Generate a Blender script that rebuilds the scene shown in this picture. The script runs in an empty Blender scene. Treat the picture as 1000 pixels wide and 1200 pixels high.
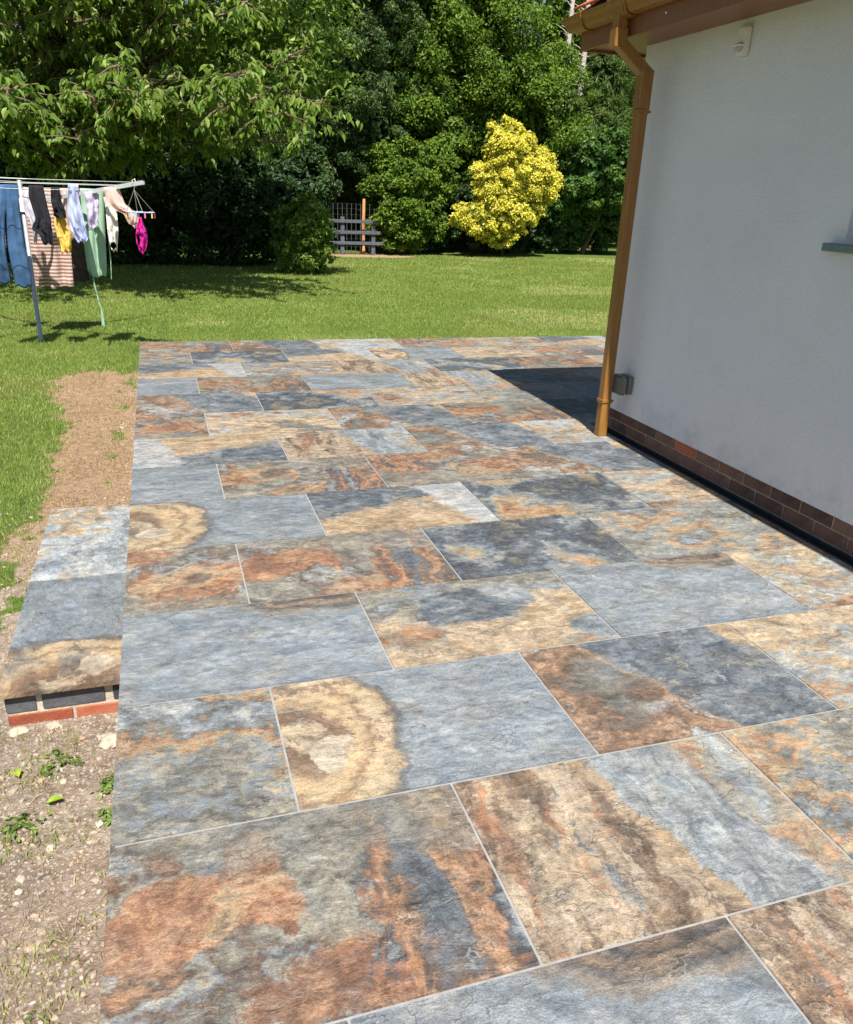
import bpy, bmesh, math, random
import numpy as np
from mathutils import Vector, Matrix

random.seed(7)
RNG = np.random.default_rng(11)
S = bpy.context.scene
COL = S.collection

# ------------------------------------------------------------------ camera
FW = Vector((0.29803734, 0.8803401, -0.36901904))
RT = Vector((0.95139709, -0.30537249, 0.03989012))
UP = Vector((0.07757139, 0.36297238, 0.92856541))
cam_d = bpy.data.cameras.new("camera")
cam = bpy.data.objects.new("camera", cam_d)
COL.objects.link(cam)
m = Matrix.Identity(4)
for i in range(3):
    m[i][0], m[i][1], m[i][2] = RT[i], UP[i], -FW[i]
m[0][3], m[1][3], m[2][3] = 0.22356649, -8.8939406, 1.54533302
cam.matrix_world = m
cam_d.sensor_fit = 'HORIZONTAL'
cam_d.sensor_width = 36.0
cam_d.lens = 36.0 * 0.93589
cam_d.clip_start = 0.02
cam_d.clip_end = 500
S.camera = cam

# ------------------------------------------------------------------ light
LIGHT = Vector((0.110, 0.589, -1.0)).normalized()
elev = math.asin(-LIGHT.z)
azim = math.atan2(-LIGHT.x, -LIGHT.y)
W = bpy.data.worlds.new("World")
S.world = W
W.use_nodes = True
wn = W.node_tree
bg = wn.nodes.get("Background") or wn.nodes.new("ShaderNodeBackground")
sky = wn.nodes.new("ShaderNodeTexSky")
sky.sky_type = 'NISHITA'
sky.sun_disc = False
sky.sun_elevation = elev
sky.sun_rotation = azim
sky.air_density = 1.0
sky.dust_density = 0.6
wn.links.new(sky.outputs[0], bg.inputs[0])
bg.inputs[1].default_value = 0.055
sun_d = bpy.data.lights.new("sun", 'SUN')
sun_d.energy = 5.0
sun_d.angle = math.radians(0.5)
sun_d.color = (1.0, 0.955, 0.88)
sun = bpy.data.objects.new("sun", sun_d)
COL.objects.link(sun)
sun.rotation_euler = LIGHT.to_track_quat('-Z', 'Y').to_euler()
sun.location = (-3, -12, 20)
S.view_settings.view_transform = 'Standard'
S.view_settings.look = 'None'
S.view_settings.gamma = 1.0
S.view_settings.exposure = 0.85
S.render.engine = 'CYCLES'
S.cycles.use_denoising = True
S.cycles.max_bounces = 4
S.cycles.diffuse_bounces = 2
S.cycles.glossy_bounces = 2
S.cycles.transmission_bounces = 3
S.cycles.transparent_max_bounces = 4

# ------------------------------------------------------------------ helpers
def srgb(r, g, b):
    f = lambda c: (c / 255 / 12.92) if c / 255 <= 0.04045 else ((c / 255 + 0.055) / 1.055) ** 2.4
    return (f(r), f(g), f(b), 1)

def link(o, parent=None):
    COL.objects.link(o)
    if parent is not None:
        o.parent = parent
    return o

def empty(name, loc=(0, 0, 0), parent=None):
    o = bpy.data.objects.new(name, None)
    o.empty_display_size = 0.1
    o.location = loc
    return link(o, parent)

def tag(o, label=None, cat=None, group=None, kind=None):
    if label: o["label"] = label
    if cat: o["category"] = cat
    if group: o["group"] = group
    if kind: o["kind"] = kind
    return o

def np_mesh(name, V, F, attrs=None, smooth=False):
    V = np.asarray(V, dtype=np.float32)
    F = np.asarray(F, dtype=np.int32)
    me = bpy.data.meshes.new(name)
    me.vertices.add(len(V))
    me.vertices.foreach_set("co", V.ravel())
    k = F.shape[1]
    me.loops.add(F.size)
    me.loops.foreach_set("vertex_index", F.ravel())
    me.polygons.add(len(F))
    me.polygons.foreach_set("loop_start", np.arange(0, F.size, k, dtype=np.int32))
    if attrs:
        for an, av in attrs.items():
            a = me.attributes.new(an, 'FLOAT', 'POINT')
            a.data.foreach_set("value", np.asarray(av, dtype=np.float32))
    me.update(calc_edges=True)
    me.validate()
    me.polygons.foreach_set("use_smooth", np.full(len(me.polygons), smooth))
    return me

def obj(name, me, mat, parent=None):
    o = bpy.data.objects.new(name, me)
    if mat is not None and len(me.materials) == 0:
        me.materials.append(mat)
    return link(o, parent)

def bm_obj(name, bm, mat, parent=None, smooth=False, bevel=0, seg=1):
    if bevel:
        bmesh.ops.bevel(bm, geom=list(bm.edges), offset=bevel, segments=seg, affect='EDGES', clamp_overlap=True)
    bmesh.ops.recalc_face_normals(bm, faces=bm.faces)
    me = bpy.data.meshes.new(name)
    bm.to_mesh(me)
    bm.free()
    if smooth:
        me.polygons.foreach_set("use_smooth", np.full(len(me.polygons), True))
    return obj(name, me, mat, parent)

def bx(bm, x0, x1, y0, y1, z0, z1):
    vs = [bm.verts.new((x, y, z)) for z in (z0, z1) for y in (y0, y1) for x in (x0, x1)]
    for f in ((0, 2, 3, 1), (4, 5, 7, 6), (0, 1, 5, 4), (2, 6, 7, 3), (0, 4, 6, 2), (1, 3, 7, 5)):
        bm.faces.new([vs[i] for i in f])
    return vs

def box(name, x0, x1, y0, y1, z0, z1, mat, parent=None, bevel=0, seg=1):
    bm = bmesh.new()
    bx(bm, x0, x1, y0, y1, z0, z1)
    return bm_obj(name, bm, mat, parent, bevel=bevel, seg=seg)

def tube_arrays(pts, radii, n=8, cap=True):
    """verts, quads of a tapered tube along pts"""
    P = [Vector(p) for p in pts]
    V, F = [], []
    ref = Vector((0.31, 0.77, 0.55))
    for i, p in enumerate(P):
        d = (P[min(i + 1, len(P) - 1)] - P[max(i - 1, 0)]).normalized()
        a = d.cross(ref)
        if a.length < 1e-3: a = d.cross(Vector((1, 0, 0)))
        a.normalize(); b = d.cross(a)
        for k in range(n):
            t = 2 * math.pi * k / n
            V.append(tuple(p + (a * math.cos(t) + b * math.sin(t)) * radii[i]))
    for i in range(len(P) - 1):
        for k in range(n):
            F.append((i * n + k, i * n + (k + 1) % n, (i + 1) * n + (k + 1) % n, (i + 1) * n + k))
    if cap:
        for e, base in ((0, 0), (1, (len(P) - 1) * n)):
            c = len(V); V.append(tuple(P[0] if e == 0 else P[-1]))
            for k in range(n):
                q = (base + k, base + (k + 1) % n, c, c)
                F.append((base + k, base + (k + 1) % n, c))
    return V, F

def merge(parts):
    V, F = [], []
    for v, f in parts:
        o = len(V)
        V += list(v)
        F += [tuple(i + o for i in t) for t in f]
    return V, F

def py_obj(name, V, F, mat, parent=None, smooth=True):
    me = bpy.data.meshes.new(name)
    me.from_pydata(V, [], F)
    me.update()
    if smooth: me.polygons.foreach_set("use_smooth", np.full(len(me.polygons), True))
    return obj(name, me, mat, parent)

def tube(name, pts, radii, mat, parent=None, n=8):
    if not isinstance(radii, (list, tuple)): radii = [radii] * len(pts)
    V, F = tube_arrays(pts, radii, n)
    return py_obj(name, V, F, mat, parent)

# ------------------------------------------------------------------ node builder
class NB:
    def __init__(s, name):
        s.mat = bpy.data.materials.new(name)
        s.mat.use_nodes = True
        s.nt = s.mat.node_tree
        s.N = s.nt.nodes
        s.bsdf = s.N.get("Principled BSDF")
        s.out = s.N.get("Material Output")
        s.vec = None
        s.rnd = None
        s.k = 0
    def n(s, t, **kw):
        nd = s.N.new(t)
        for a, v in kw.items(): setattr(nd, a, v)
        return nd
    def put(s, sock, v):
        if hasattr(v, 'links') or isinstance(v, bpy.types.NodeSocket): s.nt.links.new(v, sock)
        elif isinstance(v, tuple) and len(v) == 3 and sock.type == 'RGBA': sock.default_value = (*v, 1)
        else: sock.default_value = v
    def math(s, op, a, b=0.5, c=None, clamp=False):
        nd = s.n("ShaderNodeMath", operation=op, use_clamp=clamp)
        s.put(nd.inputs[0], a); s.put(nd.inputs[1], b)
        if c is not None: s.put(nd.inputs[2], c)
        return nd.outputs[0]
    def vmath(s, op, a, b):
        nd = s.n("ShaderNodeVectorMath", operation=op)
        s.put(nd.inputs[0], a); s.put(nd.inputs[1], b)
        return nd.outputs[0]
    def mapping(s, v, loc=(0, 0, 0), rot=(0, 0, 0), sc=(1, 1, 1)):
        nd = s.n("ShaderNodeMapping")
        s.put(nd.inputs[0], v)
        nd.inputs[1].default_value = loc; nd.inputs[2].default_value = rot; nd.inputs[3].default_value = sc
        return nd.outputs[0]
    def noise(s, scale, detail=5, rough=.6, st=(1, 1, 1), rot=0, dist=0, vec=None, color=False, kind='FBM'):
        s.k += 1
        v = vec if vec is not None else s.vec
        if len(st) == 2: st = (*st, 1)
        v = s.mapping(v, (s.k * 3.17, s.k * 1.73, s.k * .61), (0, 0, rot), st)
        nd = s.n("ShaderNodeTexNoise")
        nd.noise_dimensions = '3D'
        nd.noise_type = kind
        s.put(nd.inputs['Vector'], v)
        nd.inputs['Scale'].default_value = scale
        nd.inputs['Detail'].default_value = detail
        nd.inputs['Roughness'].default_value = rough
        nd.inputs['Distortion'].default_value = dist
        return nd.outputs['Color' if color else 'Fac']
    def vor(s, scale, feature='F1', vec=None, rnd=1.0):
        nd = s.n("ShaderNodeTexVoronoi", feature=feature)
        s.put(nd.inputs['Vector'], vec if vec is not None else s.vec)
        nd.inputs['Scale'].default_value = scale
        nd.inputs['Randomness'].default_value = rnd
        return nd
    def warp(s, amt, scale, detail=4, vec=None, rough=.6):
        v = vec if vec is not None else s.vec
        c = s.noise(scale, detail, rough, vec=v, color=True)
        c = s.vmath('SUBTRACT', c, (.5, .5, .5))
        c = s.vmath('MULTIPLY', c, (amt, amt, 0))
        return s.vmath('ADD', v, c)
    def thr(s, v, lo, hi):
        nd = s.n("ShaderNodeMapRange", interpolation_type='SMOOTHSTEP')
        s.put(nd.inputs[0], v)
        nd.inputs[1].default_value = lo; nd.inputs[2].default_value = hi
        nd.inputs[3].default_value = 0; nd.inputs[4].default_value = 1
        return nd.outputs[0]
    def ramp(s, f, stops, interp='LINEAR'):
        nd = s.n("ShaderNodeValToRGB")
        s.put(nd.inputs[0], f)
        cr = nd.color_ramp
        cr.interpolation = interp
        while len(cr.elements) < len(stops): cr.elements.new(.5)
        for e, (p, c) in zip(cr.elements, stops):
            e.position = p; e.color = (*c[:3], 1)
        return nd.outputs[0]
    def mix(s, f, a, b, mode='MIX'):
        nd = s.n("ShaderNodeMix", data_type='RGBA', blend_type=mode)
        s.put(nd.inputs[0], f); s.put(nd.inputs[6], a); s.put(nd.inputs[7], b)
        return nd.outputs[2]
    def sep(s, v):
        nd = s.n("ShaderNodeSeparateXYZ"); s.put(nd.inputs[0], v); return nd.outputs
    def ell(s, vec, cx, cy, rx, ry, rot=0):
        """distance in units of the ellipse radius"""
        v = s.vmath('SUBTRACT', vec, (cx, cy, 0))
        v = s.mapping(v, (0, 0, 0), (0, 0, -rot), (1 / 1, 1 / 1, 0))
        v = s.vmath('MULTIPLY', v, (1 / rx, 1 / ry, 0))
        nd = s.n("ShaderNodeVectorMath", operation='LENGTH'); s.put(nd.inputs[0], v)
        return nd.outputs['Value']
    def half(s, vec, nx, ny, c):
        nd = s.n("ShaderNodeVectorMath", operation='DOT_PRODUCT')
        s.put(nd.inputs[0], vec); nd.inputs[1].default_value = (nx, ny, 0)
        return s.math('SUBTRACT', nd.outputs['Value'], c)
    def bump(s, h, dist=.01, strength=1.0):
        nd = s.n("ShaderNodeBump")
        nd.inputs['Distance'].default_value = dist; nd.inputs['Strength'].default_value = strength
        s.put(nd.inputs['Height'], h)
        s.nt.links.new(nd.outputs[0], s.bsdf.inputs['Normal'])
    def set(s, **kw):
        for k, v in kw.items():
            s.put(s.bsdf.inputs[k.replace('_', ' ')], v)
        return s.mat
    def objcoord(s):
        s.vec = s.n("ShaderNodeTexCoord").outputs['Object']; return s.vec
    def worldpos(s):
        s.vec = s.n("ShaderNodeNewGeometry").outputs['Position']; return s.vec
    def attr(s, name):
        nd = s.n("ShaderNodeAttribute", attribute_name=name); return nd.outputs['Fac']
    def objrand(s):
        return s.n("ShaderNodeObjectInfo").outputs['Random']

def simple_mat(name, c, rough=.5, spec=.4, var=.15, scale=8, bump=0, bscale=60, metallic=0):
    b = NB(name); b.objcoord()
    f = b.noise(scale, 5, .6)
    lo = tuple(x * (1 - var) for x in c[:3]); hi = tuple(min(1, x * (1 + var)) for x in c[:3])
    b.set(Base_Color=b.ramp(f, [(.3, lo), (.7, hi)]), Roughness=rough, Specular_IOR_Level=spec, Metallic=metallic)
    if bump: b.bump(b.noise(bscale, 4, .6), bump, .6)
    return b.mat

# ------------------------------------------------------------------ slab faces (printed stone colours)
GREY = [(.25, (.112, .128, .142)), (.5, (.215, .240, .262)), (.75, (.350, .380, .400))]
BLUE = [(.25, (.040, .047, .058)), (.5, (.122, .140, .162)), (.75, (.300, .325, .345))]
OCHR = [(.25, (.180, .125, .078)), (.5, (.390, .290, .185)), (.75, (.580, .465, .325))]
RUST = [(.25, (.120, .068, .046)), (.5, (.300, .155, .092)), (.75, (.520, .320, .200))]
BRWN = [(.25, (.066, .050, .040)), (.5, (.180, .130, .094)), (.75, (.390, .300, .215))]
CREM = [(.25, (.250, .200, .145)), (.5, (.450, .375, .280)), (.75, (.620, .550, .445))]
OLIV = [(.25, (.082, .080, .072)), (.5, (.215, .205, .175)), (.75, (.430, .395, .325))]
PALE = [(.25, (.235, .255, .270)), (.5, (.375, .395, .405)), (.75, (.520, .535, .535))]

def slab_mat(name, fn):
    b = NB("slab_" + name)
    uv = b.n("ShaderNodeUVMap").outputs[0]
    r = b.math('MULTIPLY', b.objrand(), 9.0)
    cz = b.n("ShaderNodeCombineXYZ"); b.put(cz.inputs[2], r)
    b.vec = b.vmath('ADD', uv, cz.outputs[0])
    # shared grit: ragged edges for every mask, and the fine relief
    b.grit = b.math('SUBTRACT', b.noise(34, 5, .75, st=(.9, 1.15)), .5)
    b.flow = b.warp(.10, 7, 3)
    col = fn(b)
    # riven layers: terraces of a warped noise, with a thin dark lip and a painted highlight at each step
    tn = b.noise(1.5, 6, .58, vec=b.flow, st=(.9, 1.2))
    tx = b.math('MULTIPLY', tn, 15.0)
    fr = b.math('FRACT', tx)
    lip = b.math('MULTIPLY', b.thr(fr, .90, .985), b.math('SUBTRACT', 1, b.thr(fr, .985, 1.0)))
    gate = b.thr(b.noise(3.4, 3, .6), .44, .60)
    crack = b.math('MULTIPLY', lip, gate)
    col = b.mix(b.math('MULTIPLY', crack, .55), col, (.055, .048, .042))
    lit = b.math('MULTIPLY', b.math('SUBTRACT', 1, b.thr(fr, .0, .10)), gate)
    col = b.mix(b.math('MULTIPLY', lit, .22), col, (.62, .58, .52))
    terr = b.math('ADD', b.math('FLOOR', tx), b.thr(fr, .80, 1.0))
    # fine marbling that runs through every print
    vn = b.noise(5.5, 5, .66, vec=b.warp(.16, 4.5, 4), st=(.75, 1.35), dist=.3)
    col = b.mix({'ring': .38, 'grey': .40, 'plain': .40}.get(name, .68), col, b.ramp(vn, [(.30, (.70, .74, .80)), (.40, (1.12, 1.08, 1.02)), (.455, (.66, .63, .61)), (.48, (1.0, 1.0, 1.0)), (.53, (1.30, 1.22, 1.10)), (.565, (.72, .70, .69)), (.60, (1.0, 1.0, 1.02)), (.70, (1.22, 1.12, .98))]), 'MULTIPLY')
    # speckle, grain and patchy tone
    sp = b.noise(210, 2, .6)
    col = b.mix(.6, col, b.ramp(sp, [(.30, (.58, .58, .59)), (.5, (1, 1, 1)), (.70, (1.42, 1.40, 1.36))]), 'MULTIPLY')
    rd = b.noise(24, 5, .66, kind='RIDGED_MULTIFRACTAL', vec=b.flow, st=(.8, 1.2))
    col = b.mix(.8, col, b.ramp(b.math('MULTIPLY', rd, .42), [(.12, (.66, .67, .69)), (.45, (1, 1, 1)), (.85, (1.30, 1.27, 1.22))]), 'MULTIPLY')
    md = b.math('ADD', .5, b.grit)
    col = b.mix(.55, col, b.ramp(md, [(.24, (.55, .56, .58)), (.5, (1, 1, 1)), (.78, (1.42, 1.38, 1.32))]), 'MULTIPLY')
    wc = b.noise(8, 4, .7)
    col = b.mix(.7, col, b.ramp(wc, [(.30, (.86, .95, 1.06)), (.5, (1, 1, 1)), (.70, (1.15, 1.03, .89))]), 'MULTIPLY')
    hs = b.n("ShaderNodeHueSaturation")
    b.put(hs.inputs['Color'], col)
    hs.inputs['Saturation'].default_value = SLAB_SAT
    b.put(hs.inputs['Value'], b.math('MULTIPLY_ADD', b.objrand(), .16, SLAB_VAL))
    b.set(Base_Color=hs.outputs[0], Roughness=b.math('MULTIPLY_ADD', b.grit, .3, .50), Specular_IOR_Level=.45)
    h1 = b.noise(16, 5, .60, st=(.8, 1.3), dist=.6)
    h = b.math('ADD', b.math('MULTIPLY', h1, .8), b.math('MULTIPLY', rd, .11))
    h = b.math('ADD', h, b.math('MULTIPLY', b.grit, .25))
    h = b.math('ADD', h, b.math('MULTIPLY', sp, .10))
    h = b.math('ADD', h, b.math('MULTIPLY', b.math('MULTIPLY', terr, gate), .10))
    b.bump(h, .0135, 1.0)
    return b.mat
SLAB_SAT, SLAB_VAL = .96, .97

def streak(b, stops, sc=7, st=(.85, 1.3), rot=0, detail=5):
    return b.ramp(b.noise(sc, detail, .74, st=st, rot=rot, dist=.35, vec=b.flow), stops)
def msk(b, v, lo, hi, k=.10):
    """ragged mask: grit eats into the edge"""
    return b.thr(b.math('MULTIPLY_ADD', b.grit, k, v), lo, hi)
def inside(b, d, r=1.0, soft=.06, k=.28):
    return b.math('SUBTRACT', 1, msk(b, d, r - soft, r + soft, k))
def mul(b, a, k): return b.math('MULTIPLY', a, k)

def f_grey(b):
    w = b.warp(.16, 4, 4)
    base = streak(b, GREY, 6, (.8, 1.5))
    d = b.ell(w, .72, .68, .42, .25, -.10)
    n = mul(b, b.math('SUBTRACT', b.noise(8, 5, .72, st=(.5, 2), vec=b.flow), .5), .55)
    rings = b.ramp(b.math('ADD', d, n), [(.0, (.15, .105, .075)), (.36, (.215, .150, .105)), (.52, (.075, .068, .066)), (.62, (.26, .19, .13)), (.74, (.10, .095, .092)), (.86, (.25, .215, .175)), (1, (.20, .21, .215))])
    col = b.mix(mul(b, b.math('SUBTRACT', 1, msk(b, b.math('ADD', d, mul(b, n, .4)), .84, .98, .3)), .95), base, rings)
    f = b.noise(3.0, 5, .65, vec=w)
    return b.mix(mul(b, msk(b, f, .60, .66, .25), .35), col, streak(b, PALE, 7))

def f_plain(b):
    w = b.warp(.16, 4, 4)
    base = streak(b, GREY, 5, (.7, 1.6))
    base = b.mix(mul(b, msk(b, b.noise(2.4, 5, .62, vec=w), .56, .66, .3), .5), base, streak(b, OLIV, 7))
    return b.mix(mul(b, msk(b, b.noise(3.1, 5, .62, vec=w), .58, .66, .3), .4), base, streak(b, PALE, 7))

def f_ring(b):
    w = b.warp(.20, 4.2, 4)
    base = streak(b, GREY, 6, (.8, 1.5))
    d = b.ell(w, .05, .31, .31, .42, .1)
    dd = b.math('ADD', d, mul(b, b.math('SUBTRACT', b.noise(7, 6, .72, vec=b.flow), .5), .62))
    inner = b.ramp(dd, [(.0, (.36, .28, .185)), (.16, (.46, .36, .235)), (.25, (.17, .115, .078)), (.38, (.25, .160, .10)), (.48, (.43, .315, .185)),
                        (.60, (.50, .375, .225)), (.70, (.27, .185, .115)), (.78, (.50, .385, .24)), (.90, (.43, .325, .205)), (1, (.15, .125, .098))])
    inner = b.mix(mul(b, msk(b, b.noise(5, 6, .7, vec=w), .53, .60, .3), .9), inner, streak(b, BRWN, 9))
    inner = b.mix(mul(b, msk(b, b.noise(4, 6, .7, vec=w), .56, .63, .3), .8), inner, streak(b, OLIV, 9))
    peb = b.ell(w, .12, .20, .085, .075, .2)
    inner = b.mix(inside(b, peb, 1, .06, .3), inner, streak(b, CREM, 9, (.8, 1.2)))
    col = b.mix(inside(b, d, .97, .035, .16), base, inner)
    rim = b.math('SUBTRACT', 1, b.thr(b.math('ABSOLUTE', b.math('SUBTRACT', b.math('MULTIPLY_ADD', b.grit, .16, d), 1.0)), .01, .06))
    return b.mix(mul(b, rim, .55), col, (.11, .095, .08))

def contour(b, sc, stops, w, st=(1, 1, 1), rot=0, tone=.9, fine=.34, dist=.3):
    """layered rock: soft bands along the contours of a warped noise, broken up by grain"""
    n = b.noise(sc, 4, .58, vec=w, st=st, rot=rot, dist=dist)
    n = b.math('ADD', n, mul(b, b.math('SUBTRACT', b.noise(7, 6, .72, vec=b.flow), .5), fine))
    n = b.math('MULTIPLY_ADD', b.grit, .10, n)
    x = b.math('MULTIPLY_ADD', b.math('SUBTRACT', n, .5), 1.75, .5, clamp=True)
    col = b.ramp(x, stops)
    t = b.noise(10, 6, .76, vec=b.flow, st=st, rot=rot)
    return b.mix(tone, col, b.ramp(t, [(.26, (.42, .43, .45)), (.5, (1, 1, 1)), (.74, (1.48, 1.45, 1.39))]), 'MULTIPLY')

c_ol, c_ol2 = (.17, .165, .145), (.29, .275, .230)
c_br, c_dk = (.150, .105, .078), (.062, .060, .062)
c_ru, c_or = (.240, .122, .072), (.370, .220, .130)
c_oc, c_cr = (.370, .275, .175), (.455, .370, .268)
c_gr, c_gl = (.205, .230, .250), (.340, .370, .388)
c_bl, c_bd = (.120, .136, .156), (.070, .079, .093)

def f_rust(b):
    w = b.warp(.24, 3.0, 4, rough=.62)
    col = contour(b, 2.3, [(0, c_bl), (.2, c_ol), (.36, c_ol2), (.46, c_ol), (.52, c_br), (.58, c_gr), (.64, c_ol2), (.72, c_br), (.84, c_or), (1, c_oc)], w)
    rst = contour(b, 3.0, [(0, c_br), (.3, c_ru), (.46, c_or), (.54, c_ru), (.62, c_or), (.72, c_oc), (.85, c_br), (1, c_ol)], w)
    vst = contour(b, 2.6, [(0, c_bd), (.3, c_bl), (.42, c_br), (.50, c_or), (.57, c_ru), (.64, c_bd), (.72, c_gr), (.86, c_or), (1, c_ol2)], w, st=(2.2, .5), rot=.12)
    col = b.mix(mul(b, inside(b, b.ell(w, .15, .34, .21, .15, .35), .92, .05, .9), .95), col, rst)
    col = b.mix(mul(b, inside(b, b.ell(w, .35, .40, .085, .19, .35), .92, .05, .8), .95), col, rst)
    col = b.mix(mul(b, inside(b, b.ell(w, .52, .08, .30, .10, .1), .85, .08, 1.0), .85), col, rst)
    col = b.mix(mul(b, msk(b, b.half(w, 1, -.12, .55), -.012, .012, .16), .92), col, vst)
    return b.mix(mul(b, msk(b, b.half(w, .25, 1, .555), -.03, .03, .10), .7), col, streak(b, OLIV, 9))

def f_brcream(b):
    w = b.warp(.17, 5, 4, rough=.68)
    left = streak(b, BRWN, 7, (1.9, .55), -.35)
    cre = streak(b, [(.25, (.20, .155, .11)), (.5, (.40, .32, .23)), (.75, (.60, .50, .37))], 8, (1.9, .55), -.35)
    mid = b.mix(mul(b, msk(b, b.noise(4, 7, .7, st=(1.7, .5), rot=-.35, vec=w), .44, .54, .3), .92), left, cre)
    mid = b.mix(mul(b, msk(b, b.noise(4.5, 6, .68, st=(2.2, .4), rot=-.3, vec=w), .57, .64, .3), .9), mid, streak(b, RUST, 9, (1.8, .5), -.3))
    mid = b.mix(mul(b, msk(b, b.noise(4, 6, .68, st=(2.2, .4), rot=-.3, vec=w), .60, .66, .3), .9), mid, streak(b, BLUE, 9, (1.8, .5), -.3))
    blue = streak(b, [(.25, (.085, .095, .105)), (.5, (.245, .270, .285)), (.75, (.46, .48, .48))], 8, (1.9, .45), -.4)
    right = contour(b, 2.6, [(0, c_gr), (.25, c_ol2), (.40, c_gl), (.50, c_ol2), (.58, c_oc), (.66, c_or), (.75, c_ol), (1, c_oc)], w, st=(1.4, .7), rot=-.3)
    d1 = b.half(w, .92, .25, .515)
    d2 = b.half(w, .92, .18, .73)
    col = b.mix(msk(b, d1, -.012, .010, .045), mid, blue)
    edge = mul(b, b.thr(d1, -.06, -.01), b.math('SUBTRACT', 1, msk(b, d1, -.010, .006, .04)))
    col = b.mix(mul(b, edge, .8), col, streak(b, OCHR, 10))
    return b.mix(mul(b, msk(b, d2, -.02, .03, .08), .9), col, right)

def f_bluebrown(b):
    w = b.warp(.22, 4.2, 4, rough=.68)
    blue = streak(b, BLUE, 8, (1, 1.1))
    blue = b.mix(mul(b, msk(b, b.noise(4, 5, .68, vec=w), .50, .60, .35), .7), blue, streak(b, GREY, 9))
    blue = b.mix(mul(b, msk(b, b.noise(5, 5, .68, vec=w), .58, .64, .35), .7), blue, streak(b, OLIV, 9))
    brn = contour(b, 2.8, [(0, c_gr), (.25, c_ol), (.40, c_br), (.48, (.235, .15, .10)), (.55, (.34, .23, .155)), (.60, c_br), (.66, c_gl), (.74, c_ol2), (1, c_gr)], w)
    d1 = b.half(w, .86, .42, .44)
    col = b.mix(msk(b, d1, -.012, .012, .05), brn, blue)
    edge = b.math('SUBTRACT', 1, b.thr(b.math('ABSOLUTE', b.math('MULTIPLY_ADD', b.grit, .05, d1)), .002, .022))
    col = b.mix(mul(b, edge, .45), col, streak(b, OCHR, 10))
    d2 = b.half(w, .90, .36, .93)
    col = b.mix(msk(b, d2, -.012, .02, .05), col, streak(b, OCHR, 9))
    p = b.ell(w, .30, .17, .10, .040, .3)
    return b.mix(mul(b, inside(b, p, .75, .35, 1.4), .55), col, streak(b, PALE, 10))

def f_ochreblue(b):
    w = b.warp(.20, 4.2, 4, rough=.66)
    low = contour(b, 3.0, [(0, c_ol), (.25, c_ol2), (.42, c_oc), (.52, c_cr), (.60, c_oc), (.68, c_ol2), (.8, c_or), (1, c_br)], w, st=(.8, 1.2))
    top = b.mix(mul(b, msk(b, b.noise(4, 6, vec=w), .47, .56, .3), .9), streak(b, OLIV, 8), streak(b, GREY, 8))
    top = b.mix(mul(b, msk(b, b.noise(4, 6, vec=w), .56, .63, .3), .8), top, streak(b, RUST, 8))
    col = b.mix(msk(b, b.half(w, -.12, 1, .32), -.03, .05, .12), low, top)
    d = b.ell(w, .44, .37, .27, .15, .12)
    col = b.mix(inside(b, d, .96, .07, .35), col, streak(b, BLUE, 8, (.8, 1.5)))
    pz = b.ell(w, .62, .44, .13, .09, -.5)
    col = b.mix(mul(b, inside(b, pz, .8, .35, 1.2), .65), col, streak(b, PALE, 9))
    c = b.ell(w, .87, .10, .11, .11, .4)
    return b.mix(inside(b, c, .95, .07, .3), col, streak(b, GREY, 8))

def f_paleblob(b):
    w = b.warp(.22, 4.2, 4, rough=.66)
    col = streak(b, BLUE, 8, (.8, 1.4))
    col = b.mix(mul(b, msk(b, b.noise(4, 6, .66, vec=w), .50, .58, .3), .8), col, streak(b, GREY, 9))
    col = b.mix(msk(b, b.half(w, .35, -1, -.2), -.02, .03, .08), col, streak(b, OCHR, 8))
    col = b.mix(mul(b, msk(b, b.noise(4, 6, .66, vec=w), .58, .64, .3), .8), col, streak(b, OLIV, 9))
    d = b.half(w, .95, .3, .74)
    col = b.mix(mul(b, msk(b, d, -.015, .03, .12), .85), col, streak(b, PALE, 8))
    e = b.ell(w, .18, .42, .22, .13)
    return b.mix(inside(b, e, .95, .07, .3), col, streak(b, BLUE, 9))

def f_ripple(b):
    w = b.warp(.26, 2.8, 4, rough=.62)
    return contour(b, 2.2, [(0, c_oc), (.2, c_gr), (.34, c_ol), (.42, c_ol2), (.48, c_gr), (.54, c_ol2), (.60, c_oc), (.65, c_or), (.69, c_ol), (.76, c_gr), (.86, c_gl), (1, c_oc)], w, st=(.75, 1.25))

def f_dark(b):
    w = b.warp(.32, 2.8, 4, rough=.64)
    return contour(b, 2.2, [(0, c_or), (.16, c_oc), (.28, c_ol), (.38, c_bd), (.50, c_bl), (.57, c_gr), (.65, c_ol2), (.73, c_oc), (.86, c_or), (1, c_br)], w)

def f_ochre(b):
    w = b.warp(.26, 2.8, 4, rough=.64)
    return contour(b, 2.2, [(0, c_gr), (.2, c_ol), (.32, c_oc), (.42, c_cr), (.48, c_oc), (.53, c_ol2), (.58, c_gl), (.64, c_ol2), (.70, c_or), (.76, c_br), (.86, c_oc), (1, c_cr)], w, st=(.7, 1.3))

def f_pale(b):
    w = b.warp(.28, 2.8, 4, rough=.64)
    return contour(b, 2.0, [(0, c_bl), (.2, c_gr), (.34, c_gl), (.46, (.40, .42, .42)), (.53, c_gl), (.58, c_cr), (.64, c_oc), (.70, c_ol2), (.8, c_gl), (1, c_bl)], w)

FACES = {k: slab_mat(k, f) for k, f in dict(grey=f_grey, plain=f_plain, ring=f_ring, rust=f_rust, brcream=f_brcream, bluebrown=f_bluebrown,
         ochreblue=f_ochreblue, paleblob=f_paleblob, ripple=f_ripple, dark=f_dark, ochre=f_ochre, pale=f_pale).items()}

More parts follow.
